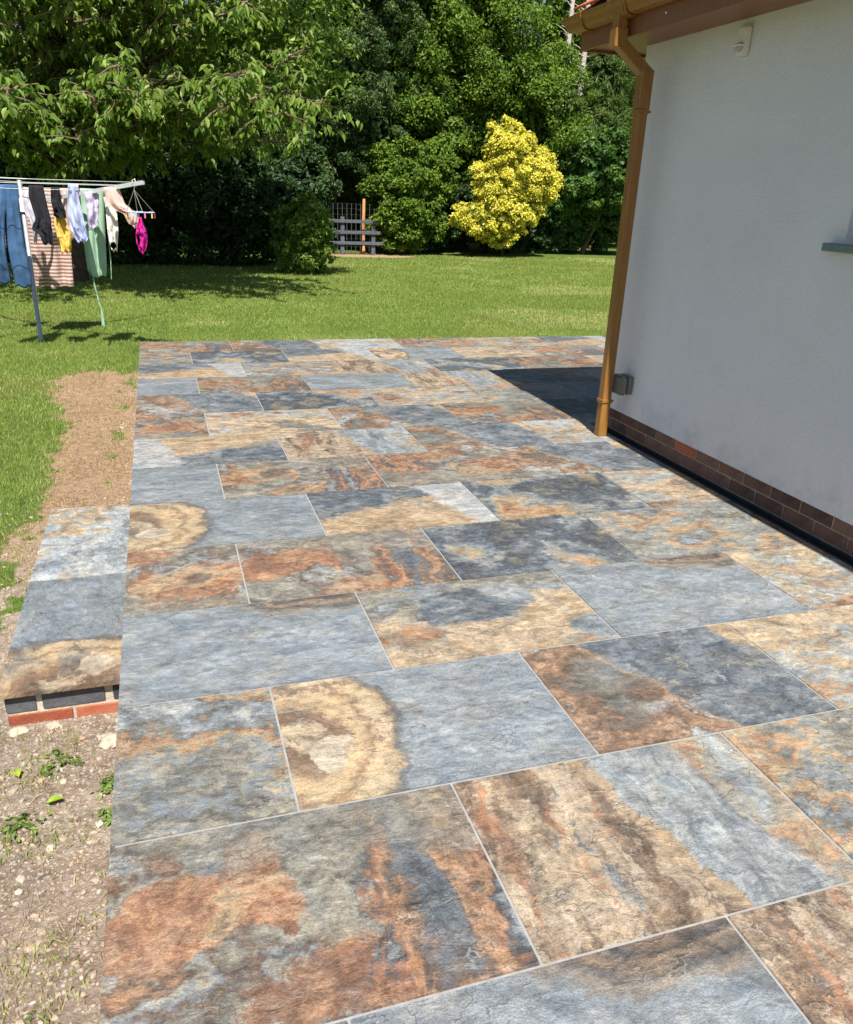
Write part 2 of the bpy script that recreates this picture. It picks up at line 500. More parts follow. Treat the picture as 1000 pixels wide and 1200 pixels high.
# ------------------------------------------------------------------ other materials
def mat_grout():
    b = NB("grout"); b.worldpos()
    b.set(Base_Color=b.ramp(b.noise(30, 5), [(.3, (.23, .23, .228)), (.7, (.32, .32, .315))]), Roughness=.9, Specular_IOR_Level=.2)
    return b.mat
M_GROUT = mat_grout()

def mat_ground():
    b = NB("lawn_soil"); b.worldpos()
    soil = b.attr("soil"); near = b.attr("near")
    big = b.noise(.8, 4, .6)
    g = b.ramp(b.noise(14, 6, .7), [(.3, (.040, .070, .012)), (.55, (.10, .165, .028)), (.75, (.16, .23, .05))])
    g = b.mix(b.thr(big, .5, .68), g, (.11, .125, .035))
    dry = b.ramp(b.noise(26, 7, .72), [(.25, (.17, .105, .060)), (.5, (.35, .235, .145)), (.75, (.48, .355, .23))])
    pale = b.ramp(b.noise(11, 8, .74), [(.25, (.13, .092, .07)), (.42, (.28, .215, .168)), (.60, (.41, .33, .262)), (.8, (.57, .485, .40))])
    pale = b.mix(b.math('MULTIPLY', b.thr(b.noise(5, 6, .7), .50, .64), .65), pale, b.ramp(b.noise(30, 5, .7), [(.3, (.12, .085, .06)), (.7, (.27, .20, .15))]))
    v = b.vor(75)
    pale = b.mix(b.thr(v.outputs['Distance'], .55, .25), pale, b.ramp(b.noise(50, 2), [(.35, (.25, .2, .16)), (.65, (.62, .55, .46))]))
    s = b.mix(near, dry, pale)
    e = b.math('ADD', soil, b.math('MULTIPLY', b.math('SUBTRACT', b.noise(18, 6, .7), .5), .55))
    b.set(Base_Color=b.mix(b.thr(e, .4, .6), g, s), Roughness=.95, Specular_IOR_Level=.15)
    h = b.math('ADD', b.noise(35, 8, .75), b.math('MULTIPLY', b.noise(9, 4), 1.2))
    b.bump(h, .03, .9)
    return b.mat
M_GROUND = mat_ground()

def mat_leaf(name, stops, trans=.35, rough=.42, spec=.5):
    b = NB(name)
    t = b.attr("tint")
    c = b.ramp(t, stops)
    b.set(Base_Color=c, Roughness=rough, Specular_IOR_Level=spec)
    tr = b.n("ShaderNodeBsdfTranslucent")
    c2 = b.mix(1.0, c, (1.25, 1.35, .55), 'MULTIPLY')
    b.put(tr.inputs[0], c2)
    mx = b.n("ShaderNodeMixShader")
    mx.inputs[0].default_value = trans
    b.nt.links.new(b.bsdf.outputs[0], mx.inputs[1]); b.nt.links.new(tr.outputs[0], mx.inputs[2])
    b.nt.links.new(mx.outputs[0], b.out.inputs[0])
    return b.mat
M_GRASS = mat_leaf("grass_blade", [(0, (.140, .190, .034)), (.45, (.300, .370, .085)), (.8, (.43, .465, .16)), (1, (.58, .51, .26))], .42, .5, .35)
M_CHERRY = mat_leaf("cherry_leaf", [(0, (.060, .115, .018)), (.5, (.185, .285, .048)), (1, (.37, .45, .13))], .42, .45, .32)
M_OAK = mat_leaf("oak_leaf", [(0, (.036, .078, .008)), (.5, (.120, .205, .020)), (1, (.25, .34, .045))], .32, .5, .26)
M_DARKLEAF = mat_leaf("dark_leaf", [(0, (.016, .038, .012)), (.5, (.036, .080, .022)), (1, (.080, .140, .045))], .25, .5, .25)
M_MIDLEAF = mat_leaf("willow_leaf", [(0, (.034, .068, .018)), (.5, (.078, .135, .036)), (1, (.150, .210, .075))], .3, .48, .28)
M_GOLD = mat_leaf("golden_leaf", [(0, (.20, .23, .03)), (.25, (.55, .50, .05)), (.5, (.76, .67, .09)), (1, (.86, .80, .24))], .3, .42, .35)
M_HEDGE = mat_leaf("hedge_leaf", [(0, (.028, .074, .014)), (.5, (.080, .160, .026)), (1, (.160, .250, .055))], .28, .46, .3)
M_CONIFER = mat_leaf("conifer_leaf", [(0, (.040, .080, .012)), (.5, (.085, .145, .022)), (1, (.145, .21, .045))], .25, .5, .35)
M_BARK = simple_mat("bark", (.11, .075, .05), .9, .2, .4, 14, .02, 40)
M_PALEBARK = simple_mat("pale_bark", (.46, .41, .36), .9, .2, .3, 9, .02, 30)
M_DEADBARK = simple_mat("twig_bark", (.30, .215, .15), .85, .2, .3, 12)

def mat_render():
    b = NB("white_render"); b.worldpos()
    f = b.noise(1.2, 6, .62)
    c = b.ramp(f, [(.3, (.81, .81, .83)), (.7, (.89, .89, .905))])
    st = b.noise(3, 6, .65, st=(1, 1.6, .35))
    c = b.mix(b.math('MULTIPLY', b.thr(st, .56, .78), .18), c, (.58, .54, .48))
    zz = b.sep(b.vec)[2]
    sp = b.math('MULTIPLY', b.math('SUBTRACT', 1, b.thr(zz, .16, .42)), b.thr(b.noise(7, 6, .7), .42, .70))
    c = b.mix(b.math('MULTIPLY', sp, .30), c, (.40, .35, .29))
    b.set(Base_Color=c, Roughness=.92, Specular_IOR_Level=.2)
    h = b.math('ADD', b.noise(120, 6, .7), b.math('MULTIPLY', b.noise(38, 4, .6), .8))
    b.bump(h, .012, .9)
    return b.mat
M_RENDER = mat_render()

def mat_brick(name, stops, rough=.8, sat=.0):
    b = NB(name); b.objcoord()
    rnd = b.objrand()
    f = b.math('ADD', b.math('MULTIPLY', b.noise(14, 7, .7), .70), b.math('MULTIPLY', rnd, .36))
    c = b.ramp(f, stops)
    sm = b.thr(b.noise(22, 6, .7), .60, .76)
    c = b.mix(b.math('MULTIPLY', sm, .35), c, (.45, .40, .36))
    b.set(Base_Color=c, Roughness=rough, Specular_IOR_Level=.3)
    b.bump(b.noise(70, 6, .7), .006, .8)
    return b.mat
M_BRICK = mat_brick("plinth_brick", [(.3, (.085, .050, .042)), (.5, (.165, .090, .070)), (.75, (.27, .150, .105))])
M_REDBRICK = mat_brick("red_brick", [(.3, (.26, .070, .038)), (.5, (.37, .105, .055)), (.75, (.46, .17, .10))])
M_BLUEBRICK = mat_brick("engineering_brick", [(.3, (.030, .032, .040)), (.5, (.060, .063, .075)), (.75, (.12, .12, .13))], .55)
M_MORTAR = simple_mat("mortar", (.50, .45, .36), .95, .2, .25, 20, .01, 60)
M_DARKMORTAR = simple_mat("plinth_mortar", (.36, .29, .215), .95, .2, .3, 20, .01, 60)
M_TERRA = simple_mat("terracotta", (.60, .17, .08), .8, .3, .2, 18)
M_BLACKPLASTIC = simple_mat("black_plastic", (.028, .030, .034), .45, .4, .3, 12, .003, 80)

def mat_oak_pvc(name, lo, hi):
    b = NB(name); b.objcoord()
    g = b.noise(9, 6, .65, st=(6, 6, .5), dist=.4)
    b.set(Base_Color=b.ramp(g, [(.3, lo), (.7, hi)]), Roughness=.38, Specular_IOR_Level=.45)
    b.bump(b.noise(60, 3, .6, st=(3, 3, .3)), .002, .4)
    return b.mat
M_OAKPVC = mat_oak_pvc("golden_oak_plastic", (.20, .092, .020), (.33, .155, .034))
M_BROWNPVC = mat_oak_pvc("brown_fascia", (.17, .062, .026), (.26, .10, .042))
M_TILE = simple_mat("roof_tile", (.44, .115, .065), .8, .3, .25, 10, .006, 60)
M_SENSOR = simple_mat("white_plastic", (.74, .72, .66), .4, .45, .05, 10)
M_LENS = simple_mat("grey_lens", (.34, .36, .38), .3, .5, .1, 10)
M_GREYBOX = simple_mat("grey_box_plastic", (.16, .165, .14), .45, .4, .1, 10)
M_SILL = simple_mat("green_sill_paint", (.13, .19, .17), .5, .4, .15, 8)
M_UPVC = simple_mat("white_window_frame", (.78, .78, .78), .3, .5, .03, 5)
M_STEEL = simple_mat("galvanised_steel", (.50, .51, .52), .42, .5, .12, 12, metallic=.7)
M_ALU = simple_mat("dull_aluminium", (.62, .63, .64), .45, .5, .08, 12, metallic=.35)
M_CORD = simple_mat("plastic_cord", (.62, .66, .64), .6, .3, .1, 20)
M_FENCEWOOD = simple_mat("grey_fence_wood", (.095, .105, .125), .85, .2, .25, 10, .006, 50)
M_STAKE = simple_mat("orange_stake_wood", (.46, .20, .07), .8, .3, .2, 12, .006, 40)
M_WIRE = simple_mat("fence_wire", (.10, .10, .11), .5, .4, .1, 10, metallic=.5)
M_STONE = simple_mat("pale_stone", (.44, .37, .28), .9, .2, .25, 25, .012, 60)
M_FALLEN = mat_leaf("fallen_leaf", [(0, (.22, .34, .03)), (1, (.40, .46, .06))], .2, .4, .4)
M_WEED = mat_leaf("weed_leaf", [(0, (.09, .14, .03)), (.5, (.16, .24, .055)), (1, (.25, .32, .09))], .3, .45, .4)
def mat_glass():
    b = NB("window_glass"); b.objcoord()
    b.set(Base_Color=(.04, .05, .055), Roughness=.03, Specular_IOR_Level=.7)
    return b.mat
M_GLASS = mat_glass()

# ------------------------------------------------------------------ ground
def sst(a, b_, x):
    t = np.clip((x - a) / (b_ - a), 0, 1); return t * t * (3 - 2 * t)

def vnoise(x, y, seed=0):
    """cheap smooth value noise"""
    xi, yi = np.floor(x).astype(int), np.floor(y).astype(int)
    xf, yf = x - xi, y - yi
    def h(i, j):
        n = (i * 374761393 + j * 668265263 + seed * 974634) & 0x7fffffff
        n = ((n ^ (n >> 13)) * 1274126177) & 0x7fffffff
        return ((n ^ (n >> 16)) & 0xffff) / 65535.0
    u, v = xf * xf * (3 - 2 * xf), yf * yf * (3 - 2 * yf)
    return (h(xi, yi) * (1 - u) + h(xi + 1, yi) * u) * (1 - v) + (h(xi, yi + 1) * (1 - u) + h(xi + 1, yi + 1) * u) * v
def fbm(x, y, seed=0, o=4):
    s, a = 0, .5
    for k in range(o):
        s = s + a * vnoise(x * 2 ** k, y * 2 ** k, seed + k); a *= .5
    return s

def ground_z(x, y):
    x, y = np.asarray(x, float), np.asarray(y, float)
    z = -.095 + .03 * (fbm(x * .35, y * .35, 3) - .47)
    nearf = sst(-4.2, -6.1, y) * sst(-1.9, -.5, x)
    z = z - .205 * nearf
    z = z - .05 * sst(-1.2, -3.0, y) * sst(-1.5, -.4, x) * (1 - nearf)
    z = z + .035 * sst(.9, .1, y) * sst(-.2, .3, x) * sst(-.2, .05, y)
    rough = np.clip(soil_mask(x, y), 0, 1)
    z = z + rough * .022 * (fbm(x * 9, y * 9, 5, 4) - .47)
    under = sst(.02, .10, x) * sst(-.02, -.10, y)
    return z * (1 - under) + under * np.minimum(z, -.36)

def soil_mask(x, y, sparse=True):
    n = (fbm(x * 3.2, y * 3.2, 21) - .47) * .5 + (fbm(x * 14, y * 14, 25) - .47) * .35
    edge = np.interp(y, [-9, -6.3, -5.0, -4.0, -2.6, -1.3, -.9], [-1.15, -.57, -.52, -.50, -.52, -.74, -.6])
    m1 = sst(-.17, .17, (x - edge) + n * .8) * sst(-.80, -1.25, y + n * .8)
    # weeds and grass coming back at the near corner
    g = sst(.50, .60, fbm(x * 3.3 + 4, y * 3.3, 40)) * sst(-6.1, -6.5, y) * sst(.05, -.12, x)
    g2 = sst(-.02, -.10, x) * sst(-.55, -.10, -np.abs(x + .02)) * 0
    far_edge = sst(.16, .04, np.abs(x + .10)) * sst(.52, .62, fbm(x * 5, y * 4, 60)) * sst(-4.6, -4.2, y)
    bare = sst(.35, .0, np.hypot((x - 5.7) / 1.4, (y - 13.7) / .55) - .9)        # worn patch by the fence
    if not sparse: g = g * 0
    return np.clip(np.maximum(m1 * (1 - .62 * g) * (1 - .6 * far_edge), bare), 0, 1)

def dry_tone(x, y):
    return sst(.50, .66, fbm(x * .55 + 9, y * .55, 77))

xs = np.concatenate([np.linspace(-60, -12, 13)[:-1], np.linspace(-12, -2.2, 24)[:-1], np.arange(-2.2, .12, .028), np.linspace(.15, 14, 90), np.linspace(15, 80, 16)])
ys = np.concatenate([np.linspace(-30, -9.2, 10)[:-1], np.arange(-9.2, -1.0, .034), np.arange(-1.0, 1.6, .06), np.linspace(1.65, 16, 90), np.linspace(17, 110, 20)])
GX, GY = np.meshgrid(xs, ys)
gx, gy = GX.ravel(), GY.ravel()
gz = ground_z(gx, gy)
nx, ny = len(xs), len(ys)
idx = np.arange(nx * ny).reshape(ny, nx)
gF = np.stack([idx[:-1, :-1], idx[:-1, 1:], idx[1:, 1:], idx[1:, :-1]], -1).reshape(-1, 4)
near = sst(-4.3, -5.6, gy + .6 * (fbm(gx * 3, gy * 3, 90) - .5))
lawn = obj("lawn", np_mesh("lawn", np.stack([gx, gy, gz], -1), gF, dict(soil=soil_mask(gx, gy, False), near=near), True), M_GROUND)
tag(lawn, "mown green lawn with a bare dry soil strip along the paving", kind="structure")

# ------------------------------------------------------------------ patio
X_END, X_HOUSE, Y_CORNER = 7.4, 3.30, -3.78
X_SLABEND = 3.232
patio_bm = bmesh.new()
bx(patio_bm, .012, X_SLABEND - .004, -9.9, -.012, -.42, -.0035)
bx(patio_bm, X_SLABEND - .004, X_END - .01, Y_CORNER + .05, -.012, -.42, -.0035)
patio = bm_obj("patio", patio_bm, M_GROUT)
tag(patio, "raised patio of large slate-effect slabs with pale grout joints", kind="structure")

def slab(parent, x0, x1, y0, y1, face, u0=0.0, flip=False, z=0.0, th=.02, rot90=False, v0=0.0, edge_mat=None):
    """bevelled slab; UV in metres on the printed face"""
    bm = bmesh.new()
    bx(bm, x0, x1, y0, y1, z - th, z)
    top = [e for e in bm.edges if all(abs(v.co.z - z) < 1e-6 for v in e.verts)]
    vert = [e for e in bm.edges if abs(e.verts[0].co.z - e.verts[1].co.z) > 1e-4]
    bmesh.ops.bevel(bm, geom=top + vert, offset=.0018, segments=2, affect='EDGES')
    bmesh.ops.recalc_face_normals(bm, faces=bm.faces)
    uvl = bm.loops.layers.uv.new("UVMap")
    for f in bm.faces:
        for l in f.loops:
            a, b_ = l.vert.co.x - x0 + u0, l.vert.co.y - y0 + v0
            if rot90: a, b_ = l.vert.co.y - y0 + u0, x1 - l.vert.co.x + v0
            if flip: a, b_ = .9 - a, .6 - b_
            a, b_ = a + (l.vert.co.z - z), b_ + (l.vert.co.z - z)
            l[uvl].uv = (a, b_)
    me = bpy.data.meshes.new("paving_slab")
    bm.to_mesh(me); bm.free()
    return obj("paving_slab", me, FACES[face], parent)

ROWS = {
 0: ['rust', 'bluebrown', 'pale', 'rust*', 'ochre', 'paleblob', 'dark', 'ripple'],
 1: ['ripple', 'dark', 'paleblob', 'ring', 'ochre', 'rust', 'pale', 'grey'],
 2: ['paleblob', 'ripple', 'brcream', 'dark', 'rust*', 'ochre', 'pale', 'dark'],
 3: ['plain', 'rust', 'plain', 'brcream', 'bluebrown*', 'ochre', 'grey', 'dark'],
 4: ['bluebrown', 'dark', 'ochre', 'ripple', 'grey', 'ochre', 'dark', 'rust'],
 5: ['rust*', 'ochre', 'bluebrown', 'rust', 'dark', 'grey', 'ripple', 'ochre'],
 6: ['paleblob*', 'brcream', 'bluebrown', 'pale', 'dark', 'ochre', 'grey', 'rust'],
 7: ['plain', 'rust', 'rust*', 'bluebrown'],
 8: ['ring', 'paleblob', 'dark*', 'ochre'],
 9: ['rust*', 'rust', 'dark', 'ripple'],
 10: ['grey', 'ochreblue', 'grey', 'ochre'],
 11: ['ripple', 'ring', 'bluebrown', 'ochre'],
 12: ['rust', 'brcream', 'ripple*', 'dark'],
 13: ['dark', 'grey', 'brcream', 'rust'],
 14: ['ochre', 'ripple', 'grey', 'pale'],
 15: ['plain', 'rust', 'ring', 'dark'],
}
J = .0066
for r, faces in ROWS.items():
    y1, y0 = -.6 * r - J / 2, -.6 * (r + 1) + J / 2
    if r == 0: y1 = 0.0
    first = .905 if r % 2 == 0 else .474
    x = 0.0
    lim = X_END if r <= 5 else X_SLABEND
    for i in range(9):
        xe = first if i == 0 else x + .905
        xa, xb = (0.0 if i == 0 else x + J / 2), min(xe - J / 2, lim)
        if xb - xa < .03: break
        f = faces[i % len(faces)]
        u0 = (.9 - (xb - xa)) if (i == 0 and r % 2 and f[:4] not in ('ring',)) else 0.0
        dz = random.uniform(-.0006, .0006)
        slab(patio, xa, xb, y0, y1, f.rstrip('*'), u0=u0, flip=f.endswith('*'), z=dz)
        x = xe
        if x >= lim - .03: break
# cut strip beside the house end, behind the downpipe
slab(patio, X_SLABEND + .004, 4.4, Y_CORNER + .06, -3.6 - J / 2, 'ochre')

# ------------------------------------------------------------------ low step at the left edge
step = tag(empty("brick_step", (-.21, -5.3, -.33)), "low slabbed step on red and black bricks beside the patio edge", "step")
def under(p, o):
    o.parent = p; o.matrix_parent_inverse = Matrix.Translation(-p.location); return o
Zs = -.150
def step_box(name, *a, **k):
    return under(step, box(name, *a, **k))
core = under(step, bm_obj("mortar_core", (lambda b: (bx(b, -.4095, .008, -6.1675, -4.40, -.46, Zs - .022), b)[1])(bmesh.new()), M_MORTAR))
for (ya, yb, f, fl) in ((-5.285, -4.375, 'pale', False), (-6.195, -5.2912, 'ring', False)):
    o = slab(None, -.432, .006, ya, yb, f, u0=.0, v0=.10, rot90=True, flip=fl, z=Zs)
    o.name = "tread_slab"
    under(step, o)
def brick_at(name, x0, x1, y0, y1, z0, z1, mat, parent):
    """brick with its origin at its own centre"""
    cx, cy, cz = (x0 + x1) / 2, (y0 + y1) / 2, (z0 + z1) / 2
    bm = bmesh.new()
    bx(bm, x0 - cx, x1 - cx, y0 - cy, y1 - cy, z0 - cz, z1 - cz)
    o = bm_obj(name, bm, mat, None, bevel=.003)
    o.location = (cx, cy, cz)
    return under(parent, o)
for c, (zt, mt, offs) in enumerate(((Zs - .033, M_BLUEBRICK, -.300), (Zs - .110, M_REDBRICK, -.188))):
    z1, z0 = zt, zt - .066
    # front face
    cuts = [-.414, offs, offs + .225 if c == 0 else -.0, .0]
    if c == 0: segs = [(-.414, -.312), (-.292, -.080), (-.052, .004)]
    else: segs = [(-.412, -.196), (-.185, .004)]
    for a, b_ in segs:
        brick_at("brick", a, b_, -6.172, -6.07, z0, z1, mt, step)
    # left side
    y = -6.062 + (0 if c == 0 else .1)
    while y < -4.42:
        yb = min(y + .215, -4.39)
        brick_at("brick", -.414, -.312, y, yb, z0, z1, mt, step)
        y += .225

# brick courses under the left edge of the patio
for c, mt in enumerate((M_BLUEBRICK, M_REDBRICK, M_REDBRICK, M_REDBRICK)):
    pm = bpy.data.meshes.new("brick")
    pb = bmesh.new(); bx(pb, -.05, .05, -.1075, .1075, -.0325, .0325)
    bmesh.ops.bevel(pb, geom=list(pb.edges), offset=.003, segments=1, affect='EDGES'); bmesh.ops.recalc_face_normals(pb, faces=pb.faces)
    pb.to_mesh(pm); pb.free(); pm.materials.append(mt)
    zc = -.030 - .0325 - c * .075
    y = -.13 - (.1125 if c % 2 else 0)
    while y > -9.4:
        if not (-6.3 < y < -4.3 and c > 0) and not (c == 3 and y > -6.0) and not (c == 2 and y > -3.0):
            o = bpy.data.objects.new("brick", pm); o.location = (.057, y, zc); link(o, patio)
        y -= .225

# ------------------------------------------------------------------ house
house = tag(empty("house", (X_HOUSE, Y_CORNER, 0)), "white rendered bungalow with brick plinth, brown eaves and red tiled roof", "house")
H = lambda o: under(house, o)
XW, YW, XE, YS = X_HOUSE, Y_CORNER, 10.5, -13.0
ZB, ZT = .155, 2.48
WY0, WY1, WZ0, WZ1 = -7.0, -5.742, 1.412, 2.30
bm = bmesh.new()
def quad(bm, *p): bm.faces.new([bm.verts.new(q) for q in p])
yb = [YS, WY0, WY1, YW]; zb = [ZB, WZ0, WZ1, ZT]
for i in range(3):
    for j in range(3):
        if i == 1 and j == 1: continue
        quad(bm, (XW, yb[i], zb[j]), (XW, yb[i + 1], zb[j]), (XW, yb[i + 1], zb[j + 1]), (XW, yb[i], zb[j + 1]))
D = .11
quad(bm, (XW, WY1, WZ0), (XW + D, WY1, WZ0), (XW + D, WY1, WZ1), (XW, WY1, WZ1))
quad(bm, (XW, WY0, WZ0), (XW + D, WY0, WZ0), (XW + D, WY0, WZ1), (XW, WY0, WZ1))
quad(bm, (XW, WY0, WZ1), (XW + D, WY0, WZ1), (XW + D, WY1, WZ1), (XW, WY1, WZ1))
quad(bm, (XW, WY0, WZ0), (XW + D, WY0, WZ0), (XW + D, WY1, WZ0), (XW, WY1, WZ0))
quad(bm, (XW, YW, ZB), (XE, YW, ZB), (XE, YW, ZT), (XW, YW, ZT))
quad(bm, (XE, YW, ZB), (XE, YS, ZB), (XE, YS, ZT), (XE, YW, ZT))
quad(bm, (XW, YS, ZB), (XE, YS, ZB), (XE, YS, ZT), (XW, YS, ZT))
quad(bm, (XW, YW, ZB), (XW + .06, YW - .03, ZB), (XW + .06, YS, ZB), (XW, YS, ZB))
quad(bm, (XW, YW, ZB), (XE, YW, ZB), (XE, YW - .06, ZB), (XW + .06, YW - .06, ZB))
bmesh.ops.remove_doubles(bm, verts=bm.verts, dist=1e-4)
H(bm_obj("wall", bm, M_RENDER))
# plinth of bricks
plinth = H(box("plinth", XW + .0165, XE - .02, YS, YW - .0165, -.42, ZB + .02, M_DARKMORTAR))
def PL(o): return o
bme = bpy.data.meshes.new("brick")
_b = bmesh.new(); bx(_b, -.05, .05, -.1075, .1075, -.0325, .0325)
bmesh.ops.bevel(_b, geom=list(_b.edges), offset=.003, segments=1, affect='EDGES'); bmesh.ops.recalc_face_normals(_b, faces=_b.faces)
_b.to_mesh(bme); _b.free(); bme.materials.append(M_BRICK)
AIRY = -4.80
for c in range(3):
    zc = ZB - .004 - .0325 - c * .075
    y = YW - .02 - .1075 - (.1125 if c == 1 else 0)
    if c == 1:
        brick_at("brick", XW + .016, XW + .116, YW - .02 - .1075, YW - .02, zc - .0325, zc + .0325, M_BRICK, plinth) if False else None
    while y > -9.3:
        if c == 0 and abs(y - AIRY) < .115:
            ay = y
        else:
            o = bpy.data.objects.new("brick", bme)
            o.location = (XW + .062 + random.uniform(-.0015, .0015), y, zc)
            link(o)
            o.parent = plinth
        y -= .225
    if c == 1:
        o = bpy.data.objects.new("brick", bme); o.scale = (1, .46, 1); o.location = (XW + .062, YW - .02 - .05, zc); link(o, plinth)
# end-wall bricks
xq = XW + .02 + .1075
bm2 = bpy.data.meshes.new("brick")
for c in range(2):
    x = XW + .14 + (.1125 if c == 1 else 0)
    while x < 6.5:
        o = bpy.data.objects.new("brick", bme); o.rotation_euler = (0, 0, math.pi / 2)
        o.location = (x + .1, YW - .062, ZB - .004 - .0325 - c * .075); link(o, plinth); x += .225
# air brick
ab = bmesh.new()
zc = ZB - .004 - .0325
vb = bmesh.new(); bx(vb, XW + .034, XW + .060, ay - .1075, ay + .1075, zc - .0325, zc + .0325); bm_obj('vent_shade_backing', vb, M_BLACKPLASTIC, plinth)  # black backing box stands in for the shade inside the slots
for k in range(4):
    z = zc - .0275 + k * .0183
    bx(ab, XW + .010, XW + .0145, ay - .094, ay + .094, z - .0060, z + .0060)
for s in (-1, 1): bx(ab, XW + .0115, XW + .0332, ay + s * .1010 - .0065, ay + s * .1010 + .0065, zc - .032, zc + .032)
o = bm_obj("air_brick", ab, M_TERRA, plinth)
o["label"] = "terracotta air vent with horizontal slots"
# window
win = H(box("window", XW + D - .01, XW + D + .05, WY0 + .001, WY1 - .001, WZ0 + .001, WZ1 - .001, M_UPVC))
bmf = bmesh.new()
fw_ = .07
xa, xb = XW + D - .035, XW + D - .011
bx(bmf, xa, xb, WY0 + .002, WY0 + fw_, WZ0 + .002, WZ1 - .002); bx(bmf, xa, xb, WY1 - fw_, WY1 - .002, WZ0 + .002, WZ1 - .002)
bx(bmf, xa, xb, WY0 + fw_ + .001, WY1 - fw_ - .001, WZ0 + .002, WZ0 + fw_); bx(bmf, xa, xb, WY0 + fw_ + .001, WY1 - fw_ - .001, WZ1 - fw_, WZ1 - .002)
fr = bm_obj("frame", bmf, M_UPVC, win); fr.matrix_parent_inverse = win.matrix_parent_inverse.inverted() @ Matrix.Translation(-house.location) if False else Matrix()
box("pane", XW + D - .02, XW + D - .0105, WY0 + fw_ + .002, WY1 - fw_ - .002, WZ0 + fw_ + .001, WZ1 - fw_ - .001, M_GLASS, win)
box("sill", XW - .052, XW + D - .036, WY0 - .08, WY1 + .085, WZ0 - .040, WZ0 - .003, M_SILL, win, bevel=.004)
# eaves
OV, GW = .31, .105
XF, YF = XW - OV, YW + OV                       # fascia outer faces
sf = bmesh.new()
bx(sf, XF + .02, XW + .05, YS - .3, YF - .02, ZT - .001, ZT + .012)
bx(sf, XW + .051, XE + .3, YW - .05, YF - .02, ZT - .001, ZT + .012)
H(bm_obj("soffit", sf, M_BROWNPVC))
fa = bmesh.new()
bx(fa, XF, XF + .0195, YS - .3, YF, ZT - .018, ZT + .19)
bx(fa, XF + .0205, XE + .3, YF - .0195, YF, ZT - .018, ZT + .19)
fascia = H(bm_obj("fascia", fa, M_BROWNPVC))
for k in range(9):
    for z in (ZT + .045,):
        v, f = tube_arrays([(XF + .002, -4.45 - k * .5, z), (XF - .004, -4.45 - k * .5, z)], [.007, .006], 8)
        py_obj("fixing_nail", v, f, M_SENSOR, fascia)
# gutter: ogee profile swept along both eaves
prof = [(-.002, .0), (-.03, -.004), (-.062, .004), (-.078, .022), (-.086, .045), (-.100, .062), (-.1045, .085), (-.098, .088), (-.092, .066), (-.079, .050), (-.070, .028), (-.056, .012), (-.03, .005), (-.008, .008), (-.006, .085), (-.002, .085)]
GZ = ZT + .085
def gutter_mesh():
    V, F = [], []
    n = len(prof)
    for p in prof: V.append((XF + p[0], YS - .3, GZ + p[1]))
    for p in prof: V.append((XF + p[0], YF - p[0], GZ + p[1]))
    for p in prof: V.append((XE + .3, YF - p[0], GZ + p[1]))
    for s in range(2):
        for i in range(n):
            F.append((s * n + i, s * n + (i + 1) % n, (s + 1) * n + (i + 1) % n, (s + 1) * n + i))
    return V, F
gut = H(py_obj("gutter", *gutter_mesh(), M_OAKPVC, smooth=False))
def gut_collar(y, w, off=.006):
    V, F = [], []
    pr = [(p[0] - off * (1 if p[0] < -.02 else 0), p[1] - (off if p[1] < .03 else 0)) for p in prof[:7]]
    pr2 = [(p[0] + .003, p[1] + .004) for p in pr[::-1]]
    ring = pr + pr2
    n = len(ring)
    for yy in (y - w / 2, y + w / 2):
        for p in ring: V.append((XF + p[0], yy, GZ + p[1]))
    for i in range(n): F.append((i, (i + 1) % n, n + (i + 1) % n, n + i))
    F.append(tuple(range(n))); F.append(tuple(range(2 * n - 1, n - 1, -1)))
    return V, F
PY = -4.055
for y in (-3.62, PY + .075, PY - .085, -5.2, -6.2, -7.2):
    py_obj("gutter_bracket", *gut_collar(y, .03, .007), M_OAKPVC, gut, smooth=False)
py_obj("gutter_outlet", *gut_collar(PY, .15, .010), M_OAKPVC, gut, smooth=False)
# downpipe (square, with swan neck)
PX, PW = 3.145, .068
def sq_sweep(path, w):
    V, F = [], []
    P = [Vector(p) for p in path]
    for i, p in enumerate(P):
        d0 = (P[i] - P[i - 1]).normalized() if i else None
        d1 = (P[i + 1] - P[i]).normalized() if i < len(P) - 1 else None
        d = ((d0 or d1) + (d1 or d0)).normalized()
        yv = Vector((0, 1, 0)); a = d.cross(yv).normalized()
        sc = 1 / max(.5, d.dot(d1 or d0))
        c = .006
        h = w / 2
        for (s, t) in ((-h + c, -h), (h - c, -h), (h, -h + c), (h, h - c), (h - c, h), (-h + c, h), (-h, h - c), (-h, -h + c)):
            V.append(tuple(p + a * s * sc + yv * t))
    n = 8
    for i in range(len(P) - 1):
        for k in range(n): F.append((i * n + k, i * n + (k + 1) % n, (i + 1) * n + (k + 1) % n, (i + 1) * n + k))
    F.append(tuple(range(n))); F.append(tuple(range((len(P) - 1) * n, len(P) * n)))
    return V, F
GX0 = XF - .055
path = [(GX0, PY, GZ + .01), (GX0, PY, 2.435), (PX, PY, 2.285), (PX, PY, .004)]
dp = H(py_obj("downpipe", *sq_sweep(path, PW), M_OAKPVC, smooth=False))
def sock(z0, z1, w, x=PX, name="pipe_socket"):
    return py_obj(name, *sq_sweep([(x, PY, z1), (x, PY, z0)], w), M_OAKPVC, dp, smooth=False)
sock(2.09, 2.30, PW + .012)
sock(2.405, 2.50, PW + .014, GX0)
for z in (2.075, .255):
    bmk = bmesh.new()
    h = PW / 2 + .006
    bx(bmk, PX - h, PX + h, PY - h, PY + h, z - .012, z + .012)
    cl = bm_obj("pipe_clip", bmk, M_OAKPVC, dp, bevel=.002)
    v, f = tube_arrays([(PX + .030, PY - .02, z), (PX + .058, PY - .02, z)], [.006, .006], 6)
    py_obj("clip_bolt", v, f, M_BLACKPLASTIC, dp)
